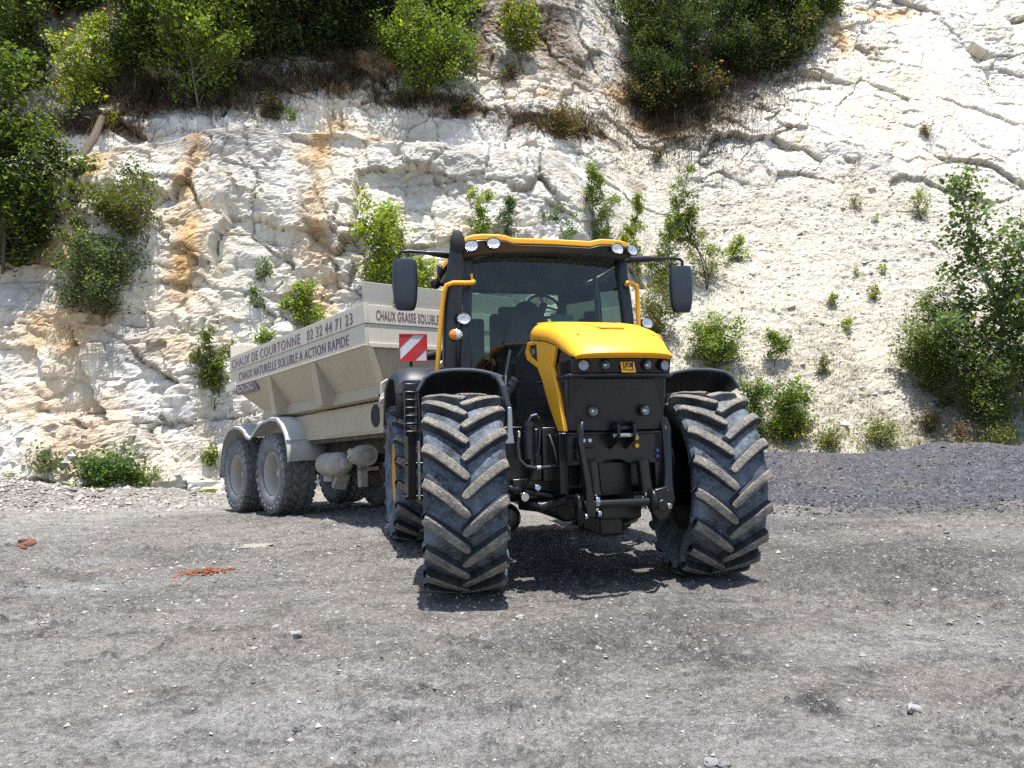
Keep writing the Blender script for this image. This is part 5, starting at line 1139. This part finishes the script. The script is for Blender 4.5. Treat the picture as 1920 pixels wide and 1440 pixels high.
# roof
topp = [(-.925, 2.985), (-.90, 3.035), (-.85, 3.085), (-.79, 3.105), (-.70, 3.118), (-.53, 3.120), (-.46, 3.112), (-.40, 3.092), (.0, 3.098), (.40, 3.092), (.45, 3.108), (.52, 3.120), (.68, 3.118), (.76, 3.105), (.80, 3.08), (.83, 3.02)]
def roofring(y_, dz, k, low):
    up = [(x_*k, y_, z_+dz) for x_, z_ in topp]; dn = [(x_*k, y_, z_+dz-low) for x_, z_ in topp[::-1]]; return up+dn
b = MB(); b.loft([roofring(1.065, -.010, .995, .05), roofring(1.09, .0, 1, .06), roofring(1.4, .018, 1.0, .05), roofring(2.3, .03, 1.0, .05), roofring(2.95, .01, .97, .05), roofring(3.05, -.03, .94, .03)]); rf = b.build('roof', 'yellow', trac, ang=50, bevel=.008)
vis = [(x_, z_-.026) for x_, z_ in [(-.89, 2.975), (-.875, 3.02), (-.82, 3.06), (-.70, 3.078), (-.52, 3.080), (-.45, 3.070), (-.38, 3.045), (.0, 3.050), (.38, 3.045), (.43, 3.062), (.51, 3.078), (.68, 3.078), (.75, 3.062), (.80, 3.03), (.815, 2.99)]]
bot = [(.82, 2.93), (.70, 2.915), (.56, 2.93), (.0, 2.955), (-.56, 2.93), (-.72, 2.90), (-.885, 2.87)]
b = MB(); b.loft([[(x_, 1.03, z_-.004) for x_, z_ in vis]+[(x_, 1.07, z_) for x_, z_ in bot], [(x_, 1.30, z_-.004) for x_, z_ in vis]+[(x_, 1.30, z_) for x_, z_ in bot]]); vs = b.build('roof_visor', 'black', trac, bevel=.012)
b = MB(); b.bb(-.86, .80, 1.31, 3.0, 2.955, 3.03); b.build('roof_side', 'black', trac, bevel=.015)
b = MB(); b.bb(-.78, .76, 1.26, 2.9, 2.90, 2.95); b.bb(-.30, -.10, 1.9, 2.2, 2.885, 2.90)
rl = b.build('roof_liner', 'liner', trac, bevel=.02)
b = MB(); b.cyl((-.5, 1.75, 2.902), (-.5, 1.75, 2.89), .07, 18); b.cyl((.05, 1.75, 2.902), (.05, 1.75, 2.89), .07, 18); b.build('speaker_grille', 'dark_in', rl)
for (x_, z_, nx_) in [(-.815, 2.972, -.35), (-.605, 3.008, -.1), (.645, 3.005, .1), (.795, 2.995, .35)]: lamp('roof_lamp', (x_, 1.02 if abs(x_) < .7 else 1.01, z_), .062, trac, (nx_, -1, .05), .035, ry=.80)
# exhaust / intake stack left of the windscreen
b = MB(); b.tube([(-.985, 1.16, 1.35), (-1.005, 1.13, 1.85), (-1.0, 1.12, 2.25), (-.975, 1.10, 2.6), (-.955, 1.08, 2.85), (-.95, 1.06, 2.98)], [.09, .09, .088, .084, .078, .066], 20)
stk = b.build('air_stack', 'black', trac, ang=50)
b = MB(); b.ellipsoid((-.948, 1.03, 3.005), (.072, .06, .125), 24, 16); b.build('stack_head', 'dark_in', stk)
b = MB(); b.ellipsoid((-1.115, 1.35, 2.67), (.055, .05, .048)); b.ellipsoid((-1.06, 1.4, 2.80), (.03, .05, .08)); b.cyl((-1.1, 1.35, 2.67), (-.9, 1.35, 2.68), .02); b.build('side_lamp', 'black', trac)
lamp('work_lamp', (-.905, 1.01, 2.285), .062, trac, (-.1, -1, 0), .035, ry=.78); lamp('work_lamp', (.985, 1.12, 2.285), .062, trac, (.15, -1, 0), .035, ry=.78)
MB().tube([(.85, 1.2, 2.27), (.985, 1.16, 2.27)], .02, 8).build('lamp_arm', 'black', trac)
def indicator(x_, y_, z_, sg, amber_only=False):
    b = MB(); b.lathe([(0, .072), (-.02, .072), (-.028, .066)], axis='y', n=28); b.v = [(p[0], p[1], p[2]*.80) for p in b.v]; o = b.build('indicator_lamp', 'black', trac); o.location = (x_, y_, z_)
    for a0, a1, mt in ((PI/2, 3*PI/2, 'amber' if sg < 0 else 'lamp'), (-PI/2, PI/2, 'lamp' if sg < 0 else 'amber')):
        b = MB(); b.lathe([(-.024, .067), (-.040, .055), (-.050, .03), (-.053, .0001)], axis='y', n=14, a0=a0, a1=a1); b.v = [(p[0], p[1], p[2]*.80) for p in b.v]; b.build('lens', mt, o, ang=60)
indicator(-.985, 1.02, 2.135, -1); indicator(1.10, 1.15, 2.13, 1)
# grab rails
b = MB(); b.tube([(-.80, 1.08, 2.66), (-.80, 1.02, 2.64), (-.83, 1.0, 2.625), (-.90, .99, 2.62), (-1.00, 1.0, 2.62), (-1.06, 1.02, 2.60), (-1.082, 1.04, 2.54), (-1.10, 1.06, 2.4), (-1.125, 1.08, 2.1), (-1.145, 1.10, 1.82), (-1.145, 1.12, 1.74)], .022, 12)
b.cyl((-.815, 1.02, 2.62), (-.815, 1.05, 2.72), .012, 8); b.build('grab_rail', 'yellow', trac, ang=60)
MB().tube([(.80, 1.15, 2.68), (.72+.06, 1.08, 2.685), (.83, 1.07, 2.68), (.875, 1.08, 2.655), (.89, 1.09, 2.60), (.895, 1.1, 2.4), (.90, 1.1, 2.15), (.92, 1.12, 1.78)], .022, 12).build('grab_rail', 'yellow', trac, ang=60)
# mirrors
for sg in (-1, 1):
    xc = -1.42 if sg < 0 else 1.45; zc = 2.635 if sg < 0 else 2.665
    b = MB(); b.tube([(sg*.86, 1.28, zc+.30), (sg*1.1, 1.25, zc+.31), (sg*1.22, 1.24, zc+.315)], [.055, .040, .022], 12, flat=.8); b.tube([(sg*1.20, 1.24, zc+.315), (sg*1.38, 1.24, zc+.325), (sg*1.45, 1.24, zc+.315), (sg*1.475, 1.245, zc+.29), (sg*1.478, 1.25, zc+.22)], .016, 10)
    arm = b.build('mirror_arm', 'black', trac, ang=60)
    b = MB(); rings = []
    for (z_, wx, wy, oy) in [(.245, .085, .03, 0), (.24, .108, .045, 0), (.20, .118, .055, 0), (0, .122, .06, 0), (-.15, .112, .055, 0), (-.21, .10, .05, 0), (-.238, .085, .04, 0), (-.245, .06, .02, 0)]:
        rings.append([(math.copysign(abs(math.cos(t))**.45, math.cos(t))*wx, math.copysign(abs(math.sin(t))**.7, math.sin(t))*wy+oy, z_) for t in (2*PI*k/28 for k in range(28))])
    b.loft(rings); mh = b.build('mirror', 'mirror', trac, ang=50); mh.location = (xc, 1.25, zc); mh.rotation_euler = (0, 0, R(-10)*sg)
    b = MB(); b.bb(-.10, .10, .058, .062, -.18, .20); b.build('mirror_glass', 'steel', mh)
# interior
b = MB(); b.box((-.02, 2.45, 1.95), (.52, .48, .14)); b.box((-.02, 2.70, 2.28), (.50, .13, .62)); b.box((-.02, 2.70, 2.62), (.30, .10, .12)); b.build('driver_seat', 'dark_in', trac, bevel=.05, seg=3)
b = MB(); b.box((-.52, 2.35, 1.95), (.30, .40, .12)); b.box((-.52, 2.56, 2.25), (.30, .10, .52)); b.build('passenger_seat', 'dark_in', trac, bevel=.04, seg=3)
b = MB(); b.loft([[(-.28, 1.55, 1.7), (.30, 1.55, 1.7), (.30, 1.85, 1.7), (-.28, 1.85, 1.7)], [(-.27, 1.60, 2.2), (.24, 1.60, 2.2), (.24, 1.9, 2.2), (-.27, 1.9, 2.2)], [(-.22, 1.66, 2.52), (.0, 1.66, 2.54), (.0, 1.85, 2.54), (-.22, 1.85, 2.52)], [(-.16, 1.70, 2.58), (-.05, 1.70, 2.59), (-.05, 1.8, 2.59), (-.16, 1.8, 2.58)]]); b.build('dashboard', 'dark_in', trac, bevel=.03, seg=3)
b = MB(); c0 = Vector((.14, 1.88, 2.56)); sw = []
for k in range(33): t = 2*PI*k/32; sw.append(c0+Vector((.175*math.cos(t), .09*math.sin(t), .135*math.sin(t))))
b.tube(sw, .016, 8, caps=False); b.ellipsoid(c0, (.045, .03, .045))
for t in (R(90), R(200), R(340)): b.cyl(c0, c0+Vector((.17*math.cos(t), .09*math.sin(t), .13*math.sin(t))), .012, 6)
b.cyl(c0, (.02, 1.8, 2.25), .035, 10); b.build('steering_wheel', 'dark_in', trac)
b = MB(); b.box((.30, 1.72, 2.38), (.26, .02, .15), rot=(R(-12), 0, R(6))); b.build('display_screen', 'screen', trac, bevel=.006); MB().box((.30, 1.75, 2.25), (.05, .05, .3)).build('screen_mount', 'dark_in', trac)
b = MB(); b.box((-.12, 1.38, 2.80), (.26, .03, .09)); b.cyl((-.02, 1.35, 2.78), (.20, 1.27, 2.62), .010, 6); b.cyl((-.12, 1.38, 2.84), (-.12, 1.40, 2.92), .012, 6); b.build('cab_mirror', 'dark_in', trac, bevel=.01)
b = MB(); b.tube([(-.25, 1.18, 1.45), (-.35, 1.16, 1.95), (-.28, 1.17, 2.05)], .010, 6); b.build('wiper', 'black', trac)
b = MB(); b.tube([(-.44, 1.10, 2.0), (-.50, 1.05, 1.75), (-.62, .6, 1.55), (-.72, .25, 1.45)], .014, 8); b.build('bonnet_strut', 'fender', trac)
# striped marker board on its bracket
b = MB(); b.bb(-1.41, -1.125, 1.90, 1.915, 1.965, 2.245); mk = b.build('marker_board', 'white', trac, bevel=.004)
def clip(poly):
    out = []
    x0, x1, z0, z1 = -1.402, -1.133, 1.973, 2.237
    def cl(p, ins, inter):
        r = []
        for i in range(len(p)):
            a, c = p[i-1], p[i]
            if ins(c):
                if not ins(a): r.append(inter(a, c))
                r.append(c)
            elif ins(a): r.append(inter(a, c))
        return r
    L_ = lambda a, c, t: (a[0]+(c[0]-a[0])*t, a[1]+(c[1]-a[1])*t)
    for ax, v, sg in ((0, x0, 1), (0, x1, -1), (1, z0, 1), (1, z1, -1)):
        poly = cl(poly, lambda p: sg*(p[ax]-v) >= 0, lambda a, c: L_(a, c, (v-a[ax])/(c[ax]-a[ax])))
        if not poly: return []
    return poly
b = MB()
for v0, v1 in ((.50, 1.2), (-.55, .03)):
    A_, B_ = .269, .264
    pl_ = clip([(-1.402-.3*A_, 1.973+(v0-.3)*B_), (-1.402+1.8*A_, 1.973+(v0+1.8)*B_), (-1.402+1.8*A_, 1.973+(v1+1.8)*B_), (-1.402-.3*A_, 1.973+(v1-.3)*B_)])
    if pl_: b.prism(pl_, 'y', 1.8975, 1.8995)
b.build('board_stripe', 'red', mk)
b = MB()
for q in ((-1.412, -1.402, 1.962, 2.248), (-1.133, -1.123, 1.962, 2.248)): b.bb(q[0], q[1], 1.893, 1.92, q[2], q[3])
b.bb(-1.402, -1.133, 1.893, 1.92, 2.238, 2.248); b.bb(-1.402, -1.133, 1.893, 1.92, 1.962, 1.972); b.build('board_frame', 'red', mk)
b = MB(); b.tube([(-1.25, 1.93, 2.0), (-1.05, 1.95, 2.03), (-.88, 2.0, 2.03)], [.025, .05, .05], 10); b.ellipsoid((-1.29, 1.92, 1.935), (.02, .02, .03)); b.build('board_arm', 'black', trac)
# ================================================================== TRAILER (local: x into the trailer, y backwards, z up from the hub line)
TR_ = .655
trl = empty('spreader_trailer')
tag(trl, 'beige lime dusted spreader trailer with lettered sides behind the tractor', 'trailer')
Mx = Matrix(((T_EX.x, T_EY.x, T_EZ.x, 0), (T_EX.y, T_EY.y, T_EZ.y, 0), (T_EX.z, T_EY.z, T_EZ.z, 0), (0, 0, 0, 1)))
trl.matrix_world = Matrix.Translation(T_HUB-T_EZ*TR_) @ Mx
OZ = TR_
def tz(b):   # shift builder from hub based to ground based heights
    b.v = [(p[0], p[1], p[2]+OZ) for p in b.v]; return b
W_ = 2.36; Y0, Y1 = -3.47, 1.86
b = MB()
# upper band walls (two courses, the upper one set 12 mm out)
for (z0, z1, e) in ((1.58, 1.848, 0), (1.852, 2.09, .012)):
    b.bb(-e, .04, Y0-e, Y1+e, z0, z1); b.bb(W_-.04, W_+e, Y0-e, Y1+e, z0, z1); b.bb(.042, W_-.042, Y0-e, Y0+.04, z0, z1); b.bb(.042, W_-.042, Y1-.04, Y1+e, z0, z1)
b.bb(-.012, .03, Y0, Y1, 1.565, 1.579); b.bb(-.01, .05, Y0-.012, Y1, 2.092, 2.106); b.bb(.05, W_, Y0-.03, Y0+.02, 1.545, 1.60)
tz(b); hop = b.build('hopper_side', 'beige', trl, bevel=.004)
b = MB(); b.loft([[(.0, Y0+.01, 2.092), (W_, Y0+.01, 2.092), (W_, Y0+.05, 2.092), (.0, Y0+.05, 2.092)], [(-.02, Y0-.03, 2.375), (W_+.02, Y0-.03, 2.375), (W_+.02, Y0+.01, 2.375), (-.02, Y0+.01, 2.375)]])
b.bb(.40, .43, Y0-.02, Y0+.005, 2.10, 2.36); b.bb(1.45, 1.48, Y0-.02, Y0+.005, 2.10, 2.36); tz(b); b.build('front_board', 'beige', trl, bevel=.004)
b = MB(); rr = []
for k in range(9): x_ = W_*k/8; z_ = 2.33+.03*math.sin(k*2.1); rr.append([(x_, Y1-.04, 2.092), (x_, Y1, 2.092), (x_, Y1+.02, z_), (x_, Y1-.02, z_)])
b.loft(rr); tz(b); b.build('rear_board', 'beige', trl, bevel=.003)
# sloped hopper
b = MB()
top = [(.0, Y0+.005), (W_, Y0+.005), (W_, Y1), (.0, Y1)]; mid = [(.34, Y0+.09), (W_-.34, Y0+.09), (W_-.34, .80), (.34, .80)]
b.loft([[(p[0], p[1], 1.58) for p in top], [(p[0], p[1], .97) for p in mid], [(p[0]*1, p[1], .88) for p in [(.40, Y0+.10), (W_-.40, Y0+.10), (W_-.40, .75), (.40, .75)]]], caps=False)
# bright sloping ledge along the hopper foot
b.loft([[(.27, Y0+.12, 1.09), (.265, .9, 1.09)], [(.22, Y0+.12, .93), (.22, .95, .93)], [(.34, Y0+.12, .90), (.34, .9, .90)]], closed=False)
tz(b); b.build('hopper', 'beige_shade', trl, bevel=.004)
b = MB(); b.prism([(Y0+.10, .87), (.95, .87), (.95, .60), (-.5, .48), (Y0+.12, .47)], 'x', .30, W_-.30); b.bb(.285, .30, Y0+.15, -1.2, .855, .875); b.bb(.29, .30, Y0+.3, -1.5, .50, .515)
tz(b); lb = b.build('lower_body', 'beige_shade', trl, bevel=.006)
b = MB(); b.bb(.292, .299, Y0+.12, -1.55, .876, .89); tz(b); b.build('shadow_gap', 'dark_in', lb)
# corner edge beam (light) down the front left corner
b = MB(); b.loft([[(x_-.03, y_-.03, z_), (x_+.05, y_-.03, z_), (x_+.05, y_+.04, z_), (x_-.03, y_+.04, z_)] for x_, y_, z_ in [(.03, Y0, 1.57), (.29, Y0+.07, .88), (.29, Y0+.12, .47)]]); tz(b); b.build('corner_beam', 'beige_shade', trl, bevel=.004)
# oval opening with a dark inside in the front of the lower body
b = MB(); pts = [(Y0+.36+.13*math.cos(t), .70+.15*math.sin(t)) for t in (2*PI*k/20 for k in range(20)) if True]; pts = [(max(p[0], Y0+.25), p[1]) for p in pts]; b.prism(pts, 'x', .292, .299); tz(b); b.build('inspection_opening', 'dark_in', lb)
for ry in (-1.88, -.10):
    b = MB(); b.loft([[(-.0, ry, 1.565), (-.0, ry+.15, 1.565), (.06, ry+.15, 1.565), (.06, ry, 1.565)], [(.06, ry-.10, .93), (.06, ry+.12, .93), (.34, ry+.12, .93), (.34, ry-.10, .93)]]); tz(b); b.build('side_rib', 'beige_shade', trl, bevel=.004)
b = MB(); b.bb(-.02, .06, 1.55, 2.10, 1.50, 1.62); b.bb(.0, .5, 1.78, 1.95, 1.44, 1.60); tz(b); b.build('rear_bracket', 'white_pipe', trl, bevel=.006)
MB_ = MB(); MB_.loft([[(-.012, .62, 1.35), (.03, .62, 1.50), (.03, 1.66, 1.56), (-.012, 1.66, 1.41)], [(.05, .62, 1.35), (.06, .62, 1.50), (.06, 1.66, 1.56), (.05, 1.66, 1.41)]]); tz(MB_)
# dark name strip under the rear part of the band
b = MB(); b.box((.035, 1.13, 1.475), (.02, 1.06, .155), rot=(0, R(-18), 0)); tz(b); ns = b.build('name_strip', 'plum', trl, bevel=.002)
lettering('PROLOG', 'name_letters', 'ink_grey', ns, (.035-.0335, 1.60, 1.420+OZ), (0, -1, 0), (-.31, 0, 1), .92, .115)
# side lettering, reads from the rear (left) to the front (right)
def side_text(txt, y0, y1, z0, z1, mat='ink', x=-.0140): lettering(txt, 'side_lettering', mat, trl, (x, y0, z0+OZ), (0, -1, 0), (0, 0, 1), abs(y1-y0), z1-z0)
side_text('CHAUX DE COURTONNE', 1.74, -1.42, 1.885, 2.04, 'ink2'); side_text('02 32 44 71 23', -1.66, -3.16, 1.885, 2.04, 'ink2')
side_text('CHAUX NATURELLE SOLUBLE A ACTION RAPIDE', 1.40, -3.0, 1.63, 1.775, 'ink', x=-.0020)
lettering('CHAUX GRASSE SOLUBLE', 'front_lettering', 'ink', trl, (.155, Y0-.0145, 1.90+OZ), (1, 0, 0), (0, 0, 1), .94, .125)
# scuffs
# wheels
def trailer_tyre():
    b = MB(); k = .25
    b.lathe([(-.20, .335), (-.235, .36), (-.262, .42), (-.27, .50), (-.262, .56), (-.245, .600), (-.2, .612), (0, .618), (.2, .612), (.245, .600), (.262, .56), (.27, .50), (.262, .42), (.235, .36), (.20, .335)], n=64)
    nb = 26
    for i in range(nb):
        t = 2*PI*i/nb
        def blk(xc, w_, tc, tw, h=.645, sk=0, drop=0):
            V = []
            for r_, kk in ((.605, 1.12), (h, .93)):
                for (dx, dt) in ((-w_, -tw), (w_, -tw), (w_, tw), (-w_, tw)):
                    tt = tc+(dt*kk+sk*dx)/.64; rr = r_-(drop if abs(xc+dx) > .2 and r_ > .61 else 0); V.append((xc+dx*kk, rr*math.cos(tt), rr*math.sin(tt)))
            b.add(V, [(0, 1, 2, 3), (7, 6, 5, 4)], 1); b.add(V, [(0, 4, 5, 1), (1, 5, 6, 2), (2, 6, 7, 3), (3, 7, 4, 0)], 0)
        blk(-.215, .052, t, .052, .648, .25, .014); blk(.215, .052, t+.11, .052, .648, -.25, .014); blk(-.075, .055, t+.10, .045, .652, .8); blk(.075, .055, t+.02, .045, .652, -.8)
        for sg in (-1, 1):      # shoulder ribs reaching down the sidewall
            tt = t+(0 if sg < 0 else .11); V = []
            for (xx, r_) in ((sg*.262, .600), (sg*.278, .555), (sg*.268, .53)):
                for dt in (-.045, .045): V.append((xx, r_*math.cos(tt+dt/.6), r_*math.sin(tt+dt/.6)))
            for (xx, r_) in ((sg*.225, .645), ):
                for dt in (-.05, .05): V.append((xx, r_*math.cos(tt+dt/.6), r_*math.sin(tt+dt/.6)))
            b.add(V, [(6, 7, 1, 0), (0, 1, 3, 2), (2, 3, 5, 4), (6, 0, 2, 4), (7, 5, 3, 1)], 0)
    V = np.array(b.v); rad = np.hypot(V[:, 1], V[:, 2]); a_ = np.where(rad > .6, .008*fbm(V*16, 3, 701), 0)[:, None]; V[:, 1:] *= 1+a_/np.maximum(rad, .1)[:, None]; b.v = V.tolist(); return b
tt0 = None
def trailer_wheel(x_, y_, side):
    global tt0
    h = MB().cyl((-.1, 0, 0), (.1, 0, 0), .10, 20).cyl((side*.05, 0, 0), (side*.13, 0, 0), .055, 16).build('wheel', 'beige_rim', trl); h.location = (x_, y_, OZ)
    if tt0 is None: tt0 = trailer_tyre().build('tyre', ['trailer_rubber', 'tmud'], h, ang=40); q = tt0
    else: q = tt0.copy(); COL.objects.link(q); q.parent = h
    q.rotation_euler = (random.uniform(0, 2), 0, 0)
    b = MB(); s_ = side; b.lathe([(s_*.225, .350), (s_*.235, .335), (s_*.215, .318), (s_*.10, .305), (s_*.0, .298), (-s_*.02, .22), (-s_*.01, .12), (s_*.05, .09), (s_*.05, .0001)], n=48); b.lathe([(-s_*.22, .35), (-s_*.1, .30), (0, .298)], n=32)
    for k in range(8): t = 2*PI*k/8; b.cyl((-s_*.02, .165*math.cos(t), .165*math.sin(t)), (s_*.02, .165*math.cos(t), .165*math.sin(t)), .014, 6)
    b.build('rim', 'beige_rim', h, ang=50)
for x_, sd in ((.27, -1), (W_-.27, 1)):
    trailer_wheel(x_, .0, sd); trailer_wheel(x_, 1.72, sd)
# mudguards: double hump
gp = [(-.82, .17), (-.80, .42), (-.72, .62), (-.58, .76), (-.38, .855), (-.1, .89), (.2, .87), (.45, .80), (.66, .70), (.86, .63), (1.06, .66), (1.2, .75), (1.4, .84), (1.7, .87), (2.0, .82), (2.25, .68), (2.42, .45), (2.50, .18), (2.54, -.05)]
def guard(x0, x1):
    rings = []
    for i, (y_, z_) in enumerate(gp):
        w_ = .018*math.sin(i*1.9)
        rings.append([(x0-.005, y_, z_-.055+w_*.4), (x0, y_, z_-.01+w_), (x0+.05*(1 if x1 > x0 else -1), y_, z_), ((x0+x1)/2, y_, z_+.01), (x1, y_, z_)])
    b = MB(); b.loft(rings, closed=False); tz(b); o = b.build('mudguard', 'mudguard', trl, ang=50, solid=.016)
    b = MB(); b.tube([(x0-.005*0-.01, -.80, .50), ((x0+x1)/2, -.83, .52), (x1+.35*(1 if x1 > x0 else -1), -.85, .54)], .016, 8); tz(b); b.build('mudguard_bar', 'mudguard', o)
guard(-.01, .60); guard(W_+.01, W_-.60)
# chassis
b = MB()
for xx in (.75, W_-.85): b.bb(xx, xx+.10, -3.9, 1.9, .22, .46)
for yy in (-3.3, -2.2, -.9, .85, 1.8): b.bb(.78, W_-.78, yy, yy+.09, .24, .42)
for yy in (0, 1.72): b.bb(.45, W_-.45, yy-.06, yy+.06, -.06, .06); b.bb(.62, .72, yy-.4, yy+.4, .06, .2); b.bb(W_-.72, W_-.62, yy-.4, yy+.4, .06, .2)
b.bb(.36, W_-.36, -3.2, .9, .42, .50)
tz(b); b.build('chassis', 'underbody', trl, bevel=.006)
b = MB(); b.loft([[(.78, -3.8, .22), (.9, -3.8, .22), (.9, -3.8, .44), (.78, -3.8, .44)], [(1.10, -5.15, .12), (1.2, -5.15, .12), (1.2, -5.15, .30), (1.10, -5.15, .30)]]); b.loft([[(W_-.9, -3.8, .22), (W_-.78, -3.8, .22), (W_-.78, -3.8, .44), (W_-.9, -3.8, .44)], [(1.18, -5.15, .12), (1.28, -5.15, .12), (1.28, -5.15, .30), (1.18, -5.15, .30)]])
tz(b); b.build('drawbar', 'beige', trl, bevel=.006)
# muddy air tank, drive hub, valve block, hoses
b = MB(); b.lathe([(-1.62, .0001), (-1.60, .10), (-1.55, .15), (-1.48, .172), (-1.0, .175), (-.92, .16), (-.88, .1), (-.87, .0001)], c=(.42, 0, .10), axis='y', n=26); b.lathe([(-1.70, .0001), (-1.69, .07), (-1.60, .085)], c=(.42, 0, .10), axis='y', n=18)
V = np.array(b.v); V += .012*fbm(V*9, 4, 711)[:, None]*np.array([1, .4, 1]); b.v = V.tolist(); b.v = [(p[0], p[1]-.28, p[2]) for p in b.v]; tz(b); b.build('air_tank', 'mudgrey', trl, ang=60)
b = MB()
for k in range(11): y_ = -2.62+k*.022; b.lathe([(y_, .06), (y_, .145), (y_+.010, .145), (y_+.010, .06)], c=(.42, 0, .20), axis='y', n=22)
b.lathe([(-2.66, .0001), (-2.65, .06), (-2.4, .07)], c=(.42, 0, .20), axis='y', n=16); tz(b); b.build('finned_hub', 'mudgrey', trl, ang=30)
b = MB()
for k in range(9): b.box((.40+random.uniform(-.05, .05), -2.2+random.uniform(-.14, .14), .22+random.uniform(-.07, .07)), [random.uniform(.05, .10) for _ in range(3)], rot=(random.random(), random.random(), 0))
tz(b); b.build('valve_block', 'beige_rim', trl, bevel=.008); b = MB()
for k in range(7): b.box((.22+random.uniform(-.04, .06), -3.52+random.uniform(-.12, .1), .83+random.uniform(-.08, .1)), [random.uniform(.04, .09) for _ in range(3)], rot=(random.random(), random.random(), 0))
tz(b); b.build('valve_block', 'beige_rim', trl, bevel=.008)
b = MB(); b.tube([(.17, -3.52, .95), (.17, -3.54, 1.08), (.22, -3.57, 1.12), (.5, -3.6, 1.11), (.9, -3.6, 1.1)], .014, 8); b.tube([(.22, -3.6, .86), (.4, -3.65, .93), (.55, -3.62, .86), (.8, -3.65, .80)], .010, 6); tz(b); b.build('front_pipe', 'white_pipe', trl)
b = MB(); b.cyl((.34, -3.42, .62), (.34, -3.66, .60), .06, 14); b.cyl((.34, -3.60, .60), (.34, -3.72, .59), .035, 12); tz(b); b.build('front_port', 'black', trl)
b = MB(); b.tube([(.92, -3.75, .9), (.86, -3.78, 1.30), (.98, -3.8, 1.40), (1.45, -3.8, 1.44)], .022, 8); b.tube([(1.25, -3.75, 1.2), (1.18, -3.78, 1.62), (1.16, -3.78, 1.80)], .016, 8); b.tube([(1.02, -3.78, 1.32), (1.35, -3.78, 1.22)], .014, 8); b.tube([(1.30, -3.76, .9), (1.22, -3.78, 1.75)], .016, 8); tz(b); b.build('guard_frame', 'white_pipe', trl)
b = MB(); b.bb(.60, .72, -2.0, -1.9, -.25, .24); b.bb(.60, .90, -2.0, -1.92, -.02, .04); b.box((.5, -1.2, -.05), (.10, .3, .22)); b.box((.55, -1.45, -.15), (.2, .1, .25), rot=(.4, .2, 0)); tz(b); b.build('support_leg', 'mudgrey', trl, bevel=.01)
b = MB(); b.cyl((1.2, -4.1, .35), (1.2, -4.1, -.35), .05, 14); b.bb(1.08, 1.32, -4.22, -3.98, -.40, -.36); tz(b); b.build('parking_jack', 'underbody', trl, bevel=.005)
